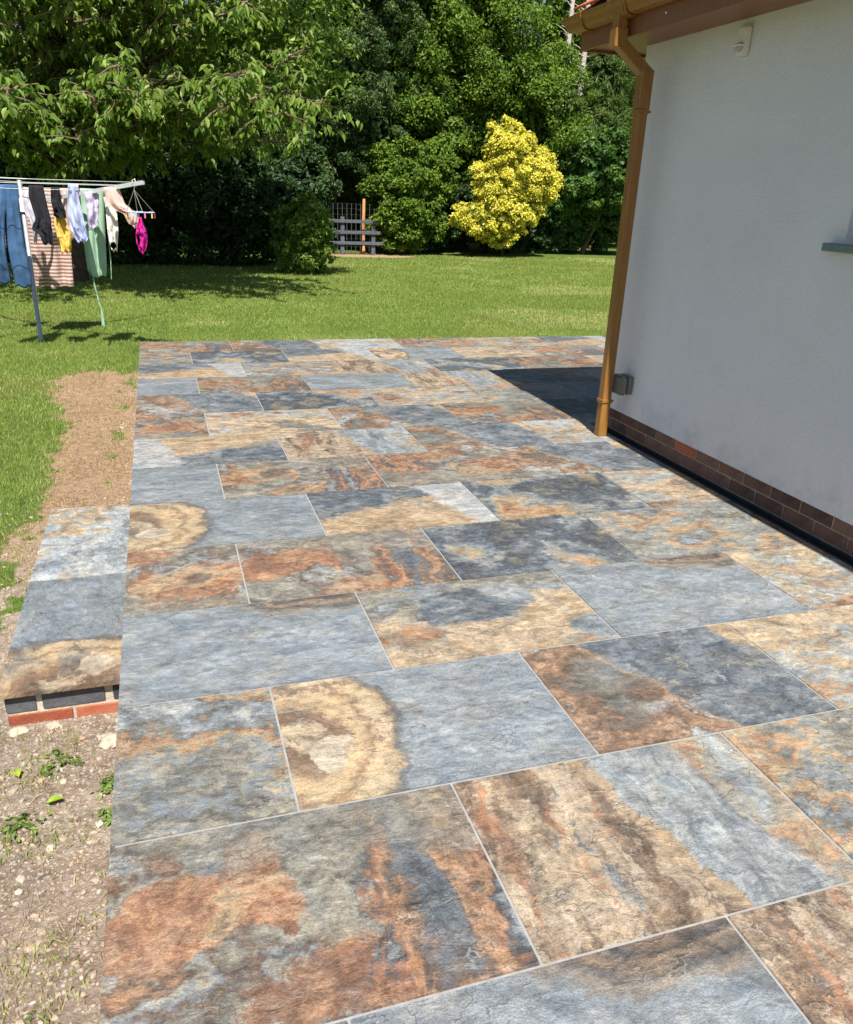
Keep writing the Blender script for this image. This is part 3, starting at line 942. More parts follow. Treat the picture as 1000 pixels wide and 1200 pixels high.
# roof (hipped)
rp = math.tan(math.radians(30))
XR, YR = XF - .04, YF + .04
ZR = ZT + .20
bm = bmesh.new()
xm = (XR + XE + .35) / 2
run = xm - XR
zt = ZR + run * rp
a = (XR, YR, ZR); b_ = (XE + .35, YR, ZR); c_ = (XE + .35, YS - .3, ZR); d_ = (XR, YS - .3, ZR)
r1 = (xm, YR - run, zt); r2 = (xm, YS - .3, zt)
quad(bm, a, b_, r1); quad(bm, a, r1, r2, d_); quad(bm, b_, c_, r2, r1); quad(bm, d_, r2, c_)
quad(bm, a, d_, c_, b_)
bmesh.ops.remove_doubles(bm, verts=bm.verts, dist=1e-4)
roof = H(bm_obj("roof", bm, M_TILE))
tb = bmesh.new(); bx(tb, -.135, .135, -.081, .081, 0, .014)
bmesh.ops.bevel(tb, geom=list(tb.edges), offset=.003, segments=1, affect='EDGES'); bmesh.ops.recalc_face_normals(tb, faces=tb.faces)
tme = bpy.data.meshes.new("roof_tile"); tb.to_mesh(tme); tb.free(); tme.materials.append(M_TILE)
for c in range(3):
    s0 = .09 + c * .12
    y = YR - .10 - s0 * math.cos(math.radians(30)) - (.083 if c % 2 else 0)
    while y > -6.2:
        o = bpy.data.objects.new("roof_tile", tme)
        o.rotation_euler = (0, -math.radians(27.5), 0)
        o.location = (XR + s0 * math.cos(math.radians(30)) - .02, y, ZR + s0 * math.sin(math.radians(30)) + .012)
        link(o, roof); y -= .166
    x = XR + .10 + s0 * math.cos(math.radians(30)) + (.083 if c % 2 else 0)
    while x < 4.6:
        o = bpy.data.objects.new("roof_tile", tme)
        o.rotation_euler = (0, -math.radians(27.5), -math.pi / 2)
        o.location = (x, YR - s0 * math.cos(math.radians(30)) + .02, ZR + s0 * math.sin(math.radians(30)) + .012)
        link(o, roof); x += .166
# children of parts that were modelled in world space: undo the part's own offset
for part in (plinth, fascia, gut, dp, win, roof):
    for ch in [o for o in bpy.data.objects if o.parent == part]:
        ch.matrix_parent_inverse = Matrix()

# drain channel along the wall
ch = bmesh.new()
cy0, cy1 = -9.8, Y_CORNER - .02
bx(ch, 3.2365, 3.2455, cy0, cy1, -.10, .001); bx(ch, 3.300, 3.3085, cy0, cy1, -.10, .004); bx(ch, 3.246, 3.2995, cy0, cy1, -.10, -.022)
dr = bm_obj("drain_channel", ch, M_BLACKPLASTIC)
tag(dr, "black plastic drainage channel along the foot of the house wall", "drain")

# security sensor and socket box
sn = tag(empty("security_sensor", (XW, -4.772, 2.30)), "small white motion sensor high on the rendered wall", "sensor")
bm = bmesh.new(); bx(bm, -.034, -.0005, -.036, .036, 0, .136)
bmesh.ops.bevel(bm, geom=list(bm.edges), offset=.006, segments=2, affect='EDGES')
bm_obj("casing", bm, M_SENSOR, sn)
bm = bmesh.new(); bmesh.ops.create_uvsphere(bm, u_segments=16, v_segments=10, radius=.026)
for v in bm.verts: v.co = Vector((v.co.x * .9 - .036, v.co.y, v.co.z * .9 + .040))
bm_obj("lens", bm, M_LENS, sn, smooth=True)
bm = bmesh.new(); bx(bm, -.062, -.033, -.030, .030, .043, .052)
bm_obj("lens_hood", bm, M_SENSOR, sn, bevel=.003)
sb = tag(empty("socket_box", (XW, -4.085, .31)), "grey weatherproof outdoor socket box low on the wall by the downpipe", "socket")
bm = bmesh.new(); bx(bm, -.045, -.0005, -.066, .066, .0, .125); bm_obj("back_box", bm, M_GREYBOX, sb, bevel=.006, seg=2)
bm = bmesh.new(); bx(bm, -.100, -.049, -.068, .068, -.002, .127); bm_obj("cover", bm, M_GREYBOX, sb, bevel=.009, seg=2)
bm = bmesh.new(); bx(bm, -.0495, -.0445, -.061, .061, .004, .121); bm_obj("gasket", bm, M_BLACKPLASTIC, sb)

# ------------------------------------------------------------------ foliage
def leaves(C, Nrm, L, Wd, rng, droop=None, four=False):
    """C centres (n,3), Nrm leaf normals (n,3): folded leaf meshes"""
    n = len(C)
    Nrm = Nrm / (np.linalg.norm(Nrm, axis=1, keepdims=True) + 1e-9)
    d = rng.normal(size=(n, 3)) if droop is None else droop + rng.normal(size=(n, 3)) * .35
    d -= Nrm * (d * Nrm).sum(1, keepdims=True)
    d /= np.linalg.norm(d, axis=1, keepdims=True) + 1e-9
    s = np.cross(Nrm, d)
    l = (L * rng.uniform(.65, 1.25, n))[:, None]; w = (Wd * rng.uniform(.7, 1.25, n))[:, None]
    up = Nrm * w * .28
    if not four:
        V = np.stack([C - d * l * .5, C + s * w * .5 + up - d * l * .06, C + d * l * .5, C - s * w * .5 + up - d * l * .06], 1).reshape(-1, 3)
        b0 = np.arange(n)[:, None] * 4
        F = np.concatenate([b0 + [0, 1, 2], b0 + [0, 2, 3]], 1).reshape(-1, 3)
        k = 4
    else:
        V = np.stack([C - d * l * .5, C + s * w * .42 + up - d * l * .2, C + s * w * .42 + up + d * l * .12 - Nrm * l * .02, C + d * l * .5 - Nrm * l * .16,
                      C - s * w * .42 + up + d * l * .12 - Nrm * l * .02, C - s * w * .42 + up - d * l * .2], 1).reshape(-1, 3)
        b0 = np.arange(n)[:, None] * 6
        F = np.concatenate([b0 + [0, 1, 2], b0 + [0, 2, 3], b0 + [0, 3, 4], b0 + [0, 4, 5]], 1).reshape(-1, 3)
        k = 6
    return V, F, k

def sphere_pts(n, rng):
    v = rng.normal(size=(n, 3)); return v / np.linalg.norm(v, axis=1, keepdims=True)

def crown(blobs, n_clump, n_leaf, L, Wd, rng, clump=.16, filler=.25, zmin=None, up=.5, flat=.75, front=None):
    """blobs: (cx,cy,cz,rx,ry,rz). clumps sit on the blob shells; leaves on clump shells. returns arrays + clump centres"""
    vol = np.array([b[3] * b[5] + b[4] * b[5] for b in blobs]); prob = vol / vol.sum()
    CC, RR, OUT = [], [], []
    for bi, b in enumerate(blobs):
        m_ = max(4, int(n_clump * prob[bi]))
        u = sphere_pts(m_, rng)
        u[:, 1] = np.where(rng.random(m_) < .55, -np.abs(u[:, 1]), u[:, 1])      # more clumps towards the open garden
        r = rng.uniform(.72, 1.03, m_)[:, None]
        c = np.array(b[:3]) + u * r * np.array(b[3:])
        CC.append(c); OUT.append(u)
        RR.append(rng.uniform(.55, 1.35, m_) * clump * (b[3] + b[4] + b[5]) / 3)
    CC, OUT, RR = np.concatenate(CC), np.concatenate(OUT), np.concatenate(RR)
    if zmin is not None:
        k = CC[:, 2] > zmin; CC, OUT, RR = CC[k], OUT[k], RR[k]
    w = RR ** 2; w /= w.sum()
    ci = rng.choice(len(CC), n_leaf, p=w)
    u = sphere_pts(n_leaf, rng)
    u = u + OUT[ci] * .40 + np.array([0, -.05, .22]); u /= np.linalg.norm(u, axis=1, keepdims=True)
    rr = RR[ci] * (np.sqrt(rng.uniform(.08, 1.0, n_leaf)) + np.abs(rng.normal(0, .22, n_leaf)))
    P = CC[ci] + u * rr[:, None] * np.array([1, 1, flat])
    N = u * .65 + np.array([0, -.18, up]) + rng.normal(size=(n_leaf, 3)) * .55
    V, F, k = leaves(P, N, L, Wd, rng)
    tint = np.repeat(np.clip(rng.normal(.45, .2, n_leaf) + rng.normal(0, .10, len(CC))[ci], 0, 1), k)
    nf = int(n_leaf * filler)
    if nf:
        bi = rng.choice(len(blobs), nf, p=prob)
        B = np.array(blobs)[bi]
        u2 = sphere_pts(nf, rng)
        P2 = B[:, :3] + u2 * B[:, 3:] * rng.uniform(.35, .82, nf)[:, None]
        if zmin is not None: P2[:, 2] = np.maximum(P2[:, 2], zmin)
        V2, F2, _ = leaves(P2, u2 + rng.normal(size=(nf, 3)) * .3, L * 1.9, Wd * 2.4, rng)
        F = np.concatenate([F, F2 + len(V)]); V = np.concatenate([V, V2])
        tint = np.concatenate([tint, np.repeat(rng.uniform(0, .3, nf), 4)])  # filler leaves tinted dark, putting the crown's inner shade into colour
    V[:, 2] = np.maximum(V[:, 2], -.09)
    return V, F, tint, CC

def limbs(base, top, CC, n, rng, r0, trunk_r=None, lean=.12):
    parts = []
    base, top = np.array(base, float), np.array(top, float)
    k = 7
    pts = [base + (top - base) * t + np.array([rng.normal() * lean * t * (1 - t), rng.normal() * lean * t * (1 - t), 0]) for t in np.linspace(0, 1, k)]
    rad = [r0 * (1.25 if i == 0 else 1) * (1 - .72 * i / (k - 1)) for i in range(k)]
    parts.append(tube_arrays(pts, rad, 9))
    sel = rng.choice(len(CC), min(n, len(CC)), replace=False)
    for j in sel:
        t = rng.uniform(.35, .95)
        s = base + (top - base) * t
        e = CC[j]
        mid = (s + e) / 2 + np.array([0, 0, .12 * np.linalg.norm(e - s)]) + rng.normal(size=3) * .06
        r = r0 * .34 * (1 - .5 * t)
        parts.append(tube_arrays([s, mid, e], [r, r * .6, r * .22], 5))
    return merge(parts)

def tree(name, label, cat, base, blobs, mat, n_clump, n_leaf, L, Wd, seed, r0=.15, ttop=None, nl=24, bark=M_BARK, group=None, **kw):
    rng = np.random.default_rng(seed)
    V, F, tint, CC = crown(blobs, n_clump, n_leaf, L, Wd, rng, **kw)
    root = tag(empty(name, base), label, cat, group)
    off = np.array(base)
    obj("crown", np_mesh("crown", V - off, F, dict(tint=tint)), mat, root)
    if ttop is None:
        b = max(blobs, key=lambda q: q[2]); ttop = (b[0], b[1], b[2] + b[5] * .35)
    v, f = limbs(base, ttop, CC, nl, rng, r0)
    py_obj("trunk", [tuple(np.array(p) - off) for p in v], f, bark, root)
    return root

# large broadleaf behind the golden bush
tree("broadleaf_tree", "tall glossy green broadleaf tree rising behind the golden bush", "tree", (9.9, 17.4, -.1),
     [(9.5, 17.2, 5.6, 2.7, 2.3, 2.6), (8.0, 16.6, 4.2, 1.9, 1.7, 1.9), (11.4, 16.6, 4.0, 2.2, 1.8, 2.0), (9.2, 17.2, 8.0, 2.4, 2.0, 2.0), (12.6, 17.2, 3.2, 1.4, 1.3, 1.5), (9.6, 16.6, 3.0, 2.0, 1.5, 1.6), (7.2, 17.4, 7.4, 1.6, 1.6, 1.8)],
     M_OAK, 520, 105000, .115, .062, 101, r0=.26, nl=40, clump=.17)
tree("evergreen_shrub", "rounded glossy green shrub between the rail fence and the golden bush", "shrub", (7.1, 14.6, -.1),
     [(7.0, 14.6, 1.5, .95, .8, 1.45), (7.9, 14.9, 2.2, .8, .7, 1.0), (6.75, 14.3, .8, .65, .55, .85), (7.6, 14.6, .9, .8, .6, .9)],
     M_OAK, 200, 24000, .105, .060, 102, r0=.06, nl=14, clump=.22)
tree("golden_bush", "bright golden yellow leaved bush at the far lawn edge", "bush", (10.2, 14.5, -.1),
     [(10.35, 14.3, 2.25, 1.05, .9, 1.05), (10.0, 14.4, 3.1, .60, .5, .55), (11.05, 14.2, 2.0, .60, .6, .80), (9.1, 14.0, 1.0, .85, .6, .50), (10.0, 14.0, .95, .85, .6, .55), (9.55, 14.2, 1.9, .55, .5, .65), (10.75, 14.1, 1.25, .5, .5, .5), (10.6, 14.3, 3.0, .45, .4, .45), (9.9, 14.1, 1.6, .85, .65, .7), (10.0, 14.3, 2.6, .75, .6, .6), (9.9, 14.1, .55, .75, .5, .35)],
     M_GOLD, 360, 46000, .080, .048, 103, r0=.035, nl=10, clump=.20, zmin=.12, up=.6)
tree("hedge_shrub", "broad dark green hedge shrub beside the house end", "hedge", (13.9, 16.4, -.1),
     [(13.4, 15.7, 2.5, 1.25, 1.1, 1.25), (14.8, 15.6, 2.6, 1.2, 1.1, 1.25), (12.5, 15.9, 2.0, .8, .8, 1.0), (16.2, 15.8, 2.5, 1.2, 1.0, 1.3), (13.9, 16.6, 1.0, 2.4, .6, 1.1)],
     M_HEDGE, 300, 38000, .13, .078, 104, r0=.08, nl=16, clump=.18)
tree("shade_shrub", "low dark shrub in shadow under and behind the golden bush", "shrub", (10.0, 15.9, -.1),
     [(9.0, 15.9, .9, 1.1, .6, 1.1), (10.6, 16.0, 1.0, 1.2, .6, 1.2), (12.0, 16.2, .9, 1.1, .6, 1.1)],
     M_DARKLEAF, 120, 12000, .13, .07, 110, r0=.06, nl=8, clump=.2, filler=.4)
tree("conifer_tree", "light green feathery conifer above the hedge by the downpipe", "tree", (15.9, 19.2, -.1),
     [(15.9, 19.2, 3.4, 1.7, 1.4, 1.8), (15.7, 19.2, 5.0, 1.0, 1.0, 1.5), (15.5, 19.2, 6.1, .5, .5, 1.0), (17.4, 19.6, 4.4, 1.5, 1.2, 2.2), (14.4, 18.8, 3.6, 1.0, .9, 1.3)],
     M_CONIFER, 300, 30000, .20, .035, 105, r0=.13, nl=20, clump=.17, up=.25)
tree("willow_tree", "tall grey green fine leaved tree between cherry and broadleaf", "tree", (4.6, 15.9, -.1),
     [(5.1, 15.0, 4.5, 1.5, 1.3, 1.8), (5.9, 15.2, 3.1, 1.3, 1.0, 1.4), (4.0, 15.0, 3.1, 1.4, 1.1, 1.5), (4.9, 15.2, 6.6, 1.9, 1.5, 1.6), (3.4, 15.2, 5.3, 1.7, 1.3, 1.8), (6.6, 15.8, 6.0, 1.2, 1.1, 1.7), (4.3, 15.3, 1.4, 1.2, .7, 1.5), (6.0, 15.9, 1.3, 1.2, .6, 1.6)],
     M_MIDLEAF, 340, 60000, .115, .038, 106, r0=.17, nl=30, clump=.18)
tree("laurel_shrub", "sunlit low shrub at the end of the dark bank beside the fence", "shrub", (3.3, 8.5, -.1),
     [(3.25, 8.5, .75, .42, .5, .85), (2.9, 8.7, .55, .5, .45, .6), (3.35, 8.4, .4, .4, .4, .5)],
     M_CHERRY, 80, 6500, .10, .055, 107, r0=.03, nl=8, clump=.26)
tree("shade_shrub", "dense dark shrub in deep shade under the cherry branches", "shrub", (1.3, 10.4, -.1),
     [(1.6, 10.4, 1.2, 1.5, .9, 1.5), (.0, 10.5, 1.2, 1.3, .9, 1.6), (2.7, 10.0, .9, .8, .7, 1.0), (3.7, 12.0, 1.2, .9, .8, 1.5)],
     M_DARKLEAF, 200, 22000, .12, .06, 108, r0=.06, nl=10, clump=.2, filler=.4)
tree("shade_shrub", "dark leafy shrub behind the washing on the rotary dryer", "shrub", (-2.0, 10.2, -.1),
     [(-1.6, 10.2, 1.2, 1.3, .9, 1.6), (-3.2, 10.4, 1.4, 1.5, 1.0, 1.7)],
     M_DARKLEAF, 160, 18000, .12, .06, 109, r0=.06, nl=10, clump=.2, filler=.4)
# woodland trees further back that close the view
back = [((-4.5, 15, -.1), 4.2, "leftmost dark woodland tree glimpsed behind the cherry branches"),
        ((.0, 16, -.1), 4.4, "dark woodland tree standing directly behind the cherry crown"),
        ((4.2, 18.5, -.1), 4.0, "dark woodland tree filling the gap behind the grey green tree"),
        ((7.2, 22, -.1), 4.6, "tall woodland tree behind the broadleaf tree at left"),
        ((12.8, 24, -.1), 4.2, "dark woodland tree behind the two bare pale trunks"),
        ((19.0, 25, -.1), 5.0, "woodland tree farthest right hidden mostly by the house roof"),
        ((11.0, 28, -.1), 5.2, "tallest far woodland tree whose top closes the view over the broadleaf"),
        ((22.0, 19.5, -.1), 4.6, "woodland tree beyond the lawn, hidden by the house end wall"),
        ((28.0, 22.0, -.1), 5.0, "woodland tree farthest beyond the house end, out behind the roof"),
        ((18.2, 27.5, -.1), 5.2, "tall far woodland tree seen above the light green conifer")]
for i, (b, R, lab) in enumerate(back):
    x, y, z = b
    hh = 6.0 if y < 20 else 8.6
    tree("woodland_tree", lab, "tree", b,
         [(x, y, hh * .62, R * .62, R * .5, hh * .42), (x - R * .4, y - .3, hh * .38, R * .5, R * .4, hh * .34), (x + R * .42, y - .2, hh * .42, R * .5, R * .4, hh * .36), (x, y - .2, hh * .2, R * .7, R * .4, hh * .24), (x, y, hh * 1.05, R * .42, R * .4, hh * .3)],
         M_DARKLEAF if i < 3 else M_OAK, 260, 17000, .20, .11, 120 + i, r0=.2, nl=18, clump=.16, filler=.4, group="woodland trees closing the view")
# two bare pale trunks
for i, (b, tp, lab) in enumerate((((15.45, 21.9, -.1), (15.52, 22.0, 9.4), "left of two bare pale tree trunks beside the roof corner"),
                                  ((16.35, 21.9, -.1), (16.1, 22.0, 9.6), "right of two bare pale tree trunks beside the roof corner"))):
    rng = np.random.default_rng(300 + i)
    root = tag(empty("bare_tree", b), lab, "tree", "bare pale trunks")
    v, f = tube_arrays([tuple(np.array(b) * (1 - t) + np.array(tp) * t - np.array(b) + [rng.normal() * .05, 0, 0]) for t in np.linspace(0, 1, 9)], list(np.linspace(.17, .075, 9)), 8)
    py_obj("trunk", v, f, M_PALEBARK, root)
    for j in range(22):
        t = rng.uniform(.5, .98); s = (np.array(tp) - np.array(b)) * t
        dd = np.array([rng.choice([-1, 1]) * rng.uniform(.4, 1), rng.uniform(-.6, .4), rng.uniform(-.1, .6)]); ln = rng.uniform(.5, 1.3)
        v, f = tube_arrays([s, s + dd * ln * .5 + [0, 0, .05], s + dd * ln], [.022, .014, .005], 5)
        py_obj("branch", v, f, M_PALEBARK, root)

# cherry tree in front on the left: drooping leaf bunches on bare-ish twigs
def cherry():
    rng = np.random.default_rng(55)
    base = np.array([-1.1, 6.7, -.1])
    root = tag(empty("cherry_tree", base), "spreading cherry tree with drooping long leaves above the washing", "tree")
    fork = np.array([-1.0, 6.6, 1.7])
    parts = [tube_arrays([base - base, (0.05, 0, .9), fork - base], [.19, .14, .13], 10)]
    LC, LN, LD, TW = [], [], [], []
    ends = []
    for k in range(62):
        ex = rng.uniform(-4.2, 2.9)
        ey = rng.uniform(2.5, 5.6) if k % 4 else rng.uniform(5, 7.4)
        ez = rng.uniform(1.95, 5.2) if k % 3 else rng.uniform(1.9, 3.0)
        # crown outline: lower and shorter towards the right end
        lim = 5.6 - .38 * max(0, ex - .5) ** 1.3
        ez = min(ez, lim)
        if ey < 3.2 and ez < 2.3: ez += .4
        e = np.array([ex, ey, ez]); s = fork + np.array([0, 0, rng.uniform(-.3, 1.6)])
        mid = (s + e) / 2 + np.array([0, 0, .30 + rng.uniform(-.1, .2)])
        q1 = s * .7 + mid * .3 + rng.normal(size=3) * .08
        pts = []
        for t in np.linspace(0, 1, 9):
            p = (1 - t) ** 2 * s + 2 * t * (1 - t) * mid + t * t * e + rng.normal(size=3) * .035 * (t > 0)
            pts.append(p)
        parts.append(tube_arrays([p - base for p in pts], list(np.linspace(.045, .008, 9)), 6))
        L_ = np.linalg.norm(e - s)
        for j in range(int(9.5 * L_) + 9):
            t = rng.uniform(.22, 1.0)
            i = min(7, int(t * 8)); p = pts[i] + (pts[i + 1] - pts[i]) * (t * 8 - i)
            dr = rng.normal(size=3) * np.array([1, 1, .55]); dr[2] += .05; dr /= np.linalg.norm(dr)
            ln = rng.uniform(.18, .62)
            tip = p + dr * ln + np.array([0, 0, -.10 * ln])
            TW.append((p, (p + tip) / 2 + np.array([0, 0, .03]), tip))
            for tt in (1.0, .72, .45):
                c = p + (tip - p) * tt
                nl = rng.integers(3, 6)
                for _ in range(nl):
                    out = rng.normal(size=3) * np.array([1, 1, .3]) + dr * .6; out /= np.linalg.norm(out)
                    d = out * .75 + np.array([0, 0, -.85]); d /= np.linalg.norm(d)
                    n = out * .55 + np.array([0, -.45, .75]) + rng.normal(size=3) * .25
                    LC.append(c + d * .075 + rng.normal(size=3) * .02); LN.append(n); LD.append(d)
    C, N, Dd = np.array(LC), np.array(LN), np.array(LD)
    V, F, k = leaves(C, N, .150, .058, rng, droop=Dd * 1.6, four=True)
    tint = np.repeat(np.clip(rng.normal(.42, .26, len(C)), 0, 1), k)
    V2, F2, t2, CC = crown([(-1.6, 7.0, 5.3, 3.4, 2.0, 1.5), (1.4, 6.9, 4.5, 2.2, 1.7, 1.3), (-.6, 6.4, 4.9, 3.2, 1.3, 1.0), (2.6, 7.6, 3.6, 1.4, 1.4, 1.0), (-3.2, 6.2, 3.6, 1.4, 1.6, 1.4)],  # crown mass added, mostly out of view, to shade shrubs and lawn
                           260, 26000, .13, .06, rng, clump=.2, filler=.12)
    F = np.concatenate([F, F2 + len(V)]); V = np.concatenate([V, V2]); tint = np.concatenate([tint, t2])
    obj("crown", np_mesh("crown", V - base, F, dict(tint=tint)), M_CHERRY, root)
    tv, tf = merge(parts)
    py_obj("trunk", tv, tf, M_BARK, root)
    # twigs: three-sided, one mesh
    T = np.array([np.stack(t) for t in TW]) - base
    nT = len(T)
    vs = []
    for i, r in enumerate((.009, .0065, .003)):
        for a in range(3):
            o_ = np.array([math.cos(a * 2.094) * r, math.sin(a * 2.094) * r, (a - 1) * r])
            vs.append(T[:, i] + o_)
    VV = np.stack(vs, 1).reshape(-1, 3)
    b0 = np.arange(nT)[:, None] * 9
    FF = []
    for s_ in range(2):
        for a in range(3):
            FF.append(b0 + [s_ * 3 + a, s_ * 3 + (a + 1) % 3, s_ * 3 + 3 + (a + 1) % 3, s_ * 3 + 3 + a])
    FF = np.concatenate(FF)
    obj("twigs", np_mesh("twigs", VV, FF), M_DEADBARK, root)
    return len(C)
NCH = cherry()

# ------------------------------------------------------------------ rail fence, wire and stake
fence = tag(empty("rail_fence", (5.6, 14.0, -.1)), "weathered grey three-rail wooden fence between the shrubs", "fence")
for x in (5.19 - 5.6, 6.07 - 5.6, -1.45):
    bm = bmesh.new(); bx(bm, x - .055, x + .055, .022, .13, -.2, .99); bm_obj("post", bm, M_FENCEWOOD, fence, bevel=.008)
for z, xa, xb in ((.84, -1.5, .63), (.55, -1.5, .70), (.27, -1.5, .74)):
    bm = bmesh.new(); bx(bm, xa, xb, -.022, .0215, z, z + .085); bm_obj("rail", bm, M_FENCEWOOD, fence, bevel=.006)
wire = tag(empty("wire_fence", (5.6, 14.35, -.1)), "thin wire mesh fence behind the grey rail fence", "fence")
parts = []
for k in range(15): parts.append(tube_arrays([(-1.0 + k * .13, 0, 0), (-1.0 + k * .13, 0, 1.33)], [.004, .004], 4))
bars = merge(parts); py_obj("upright_wires", *bars, M_WIRE, wire)
parts = [tube_arrays([(-1.05, .006, z), (.9, .006, z)], [.004, .004], 4) for z in (.2, .42, .64, .86, 1.05, 1.2, 1.33)]
py_obj("line_wires", *merge(parts), M_WIRE, wire)
stake = tube("stake", [(5.84, 14.2, -.25), (5.81, 14.2, .6), (5.83, 14.2, 1.37)], [.042, .042, .038], M_STAKE, n=9)
tag(stake, "orange brown round wooden stake standing behind the rail fence", "stake")

# ------------------------------------------------------------------ rotary dryer
HX, HY, HZ = -1.03, .69, 1.30
GZ0 = float(ground_z(HX, HY))
dryer = tag(empty("rotary_dryer", (HX, HY, GZ0)), "metal rotary washing line on the lawn hung with clothes", "clothes dryer")
h = HZ - GZ0
v, f = tube_arrays([(0, 0, -.1), (0, 0, h + .22)], [.022, .022], 12); py_obj("pole", v, f, M_STEEL, dryer)
v, f = tube_arrays([(0, 0, h - .08), (0, 0, h + .05)], [.04, .04], 12); py_obj("hub", v, f, M_ALU, dryer)
A = 1.19
for sx, sy in ((1, -1), (1, 1), (-1, 1), (-1, -1)):
    bm = bmesh.new()
    bx(bm, 0, 1, -.012, .012, -.018, .018)
    p0, p1 = Vector((sx * .03, sy * .03, h)), Vector((sx * A, sy * A, h + .245))
    d = p1 - p0; ln = d.length; q = d.to_track_quat('X', 'Z')
    for vv in bm.verts: vv.co = p0 + q @ Vector((vv.co.x * ln, vv.co.y, vv.co.z))
    bm_obj("arm", bm, M_ALU, dryer)
ks = (.45, .70, .95, 1.13)
for k in ks:
    z = h + .245 * k / A + .012
    pts = [(k, -k, z), (k, k, z), (-k, k, z), (-k, -k, z), (k, -k, z)]
    parts = []
    for a, b_ in zip(pts[:-1], pts[1:]):
        mid = ((a[0] + b_[0]) / 2, (a[1] + b_[1]) / 2, z - .012)
        parts.append(tube_arrays([a, mid, b_], [.0028] * 3, 5))
    py_obj("line", *merge(parts), M_CORD, dryer)

def cloth_mat(name, c, var=.12, stripe=None, weave=220, rough=.9):
    b = NB(name); b.objcoord()
    f = b.noise(9, 5)
    lo = tuple(x * (1 - var) for x in c); hi = tuple(min(1, x * (1 + var)) for x in c)
    col = b.ramp(f, [(.3, lo), (.7, hi)])
    if stripe:
        z = b.sep(b.vec)[2]
        s = b.math('FRACT', b.math('MULTIPLY', b.math('ADD', z, b.math('MULTIPLY', b.noise(6, 2), .01)), stripe[0]))
        col = b.mix(b.thr(b.math('ABSOLUTE', b.math('SUBTRACT', s, .5)), .30, .22), col, stripe[1])
    b.set(Base_Color=col, Roughness=rough, Specular_IOR_Level=.15)
    b.bump(b.noise(weave, 2), .0015, .5)
    return b.mat
C_DENIM = cloth_mat("denim", (.050, .108, .215), .4)
C_LILAC = cloth_mat("lilac_cotton", (.50, .44, .60))
C_PALEL = cloth_mat("pale_lilac_jersey", (.50, .47, .54))
C_BLACK = cloth_mat("black_cotton", (.022, .022, .028))
C_STRIPE = cloth_mat("striped_cotton", (.62, .46, .40), .08, (26.0, (.25, .15, .13)))
C_BEIGE = cloth_mat("beige_knit", (.60, .42, .37))
C_YELLOW = cloth_mat("yellow_cotton", (.72, .48, .11))
C_BLUE = cloth_mat("pale_blue_cotton", (.40, .45, .66))
C_GREEN = cloth_mat("sage_green_cotton", (.30, .46, .33))
C_WHITE = cloth_mat("white_lace", (.72, .70, .62))
C_MAG = cloth_mat("magenta_lace", (.55, .02, .26))

def cloth_part(rows, Y, seed, fold=.016, nf=1.5, nv=26, nu=22, layer=.012, base=(0, 0, 0), hole=None, crumple=.010):
    """two-layer hanging cloth following a side outline: rows (xl, xr, z) top to bottom, real folds along the drop"""
    rng = np.random.default_rng(seed)
    rows = np.array(rows); t = np.linspace(0, 1, len(rows)); tt = np.linspace(0, 1, nv)
    def sm(a):
        v = np.interp(tt, t, a)
        v2 = v.copy(); v2[1:-1] = (v[:-2] + 2 * v[1:-1] + v[2:]) / 4
        return v2
    xl, xr, zz = sm(rows[:, 0]), sm(rows[:, 1]), sm(rows[:, 2])
    u = np.linspace(0, 1, nu)
    ph = rng.uniform(0, 6.28, 4)
    U, T = np.meshgrid(u, tt)
    X = xl[:, None] * (1 - U) + xr[:, None] * U
    Wd = (xr - xl)[:, None]
    am = fold * (.25 + T ** .7)
    D = am * (np.sin(U * nf * 6.28 + ph[0] + T * 1.3) + .5 * np.sin(U * nf * 11.3 + ph[1] - T * 2.2) + .3 * np.sin(T * 9 + U * 5 + ph[2]))
    cx = (fbm(U * 4.0 + seed, T * 7.0, seed) - .47) * crumple * 4
    Z = np.broadcast_to(zz[:, None], X.shape) + .012 * np.sin(U * 9 + ph[3]) * (T ** 3)
    bulge = layer * (.35 + .9 * np.sin(np.pi * U) ** .7) * (.35 + .65 * np.sin(np.pi * np.clip(T * .9 + .05, 0, 1)))
    P1 = np.stack([X, Y + D + cx - bulge, Z], -1).reshape(-1, 3)
    P2 = np.stack([X, Y + D + cx + bulge, Z], -1).reshape(-1, 3)
    id1 = np.arange(nv * nu).reshape(nv, nu); id2 = id1 + nv * nu
    q = lambda A_: np.stack([A_[:-1, :-1], A_[:-1, 1:], A_[1:, 1:], A_[1:, :-1]], -1).reshape(-1, 4)
    F = [q(id1), q(id2)[:, ::-1]]
    ring = np.concatenate([np.arange(nu), (np.arange(1, nv) * nu + nu - 1), ((nv - 1) * nu + np.arange(nu - 2, -1, -1)), (np.arange(nv - 2, 0, -1) * nu)])
    r2 = np.roll(ring, -1)
    F.append(np.stack([ring, ring + nv * nu, r2 + nv * nu, r2], -1))
    V = np.concatenate([P1, P2]); F = np.concatenate(F)
    if hole is not None:
        fc = V[F].mean(1); keep = np.hypot((fc[:, 0] - hole[0]) / hole[2], (fc[:, 2] - hole[1]) / hole[3]) > 1
        F = F[keep]
    return V, F

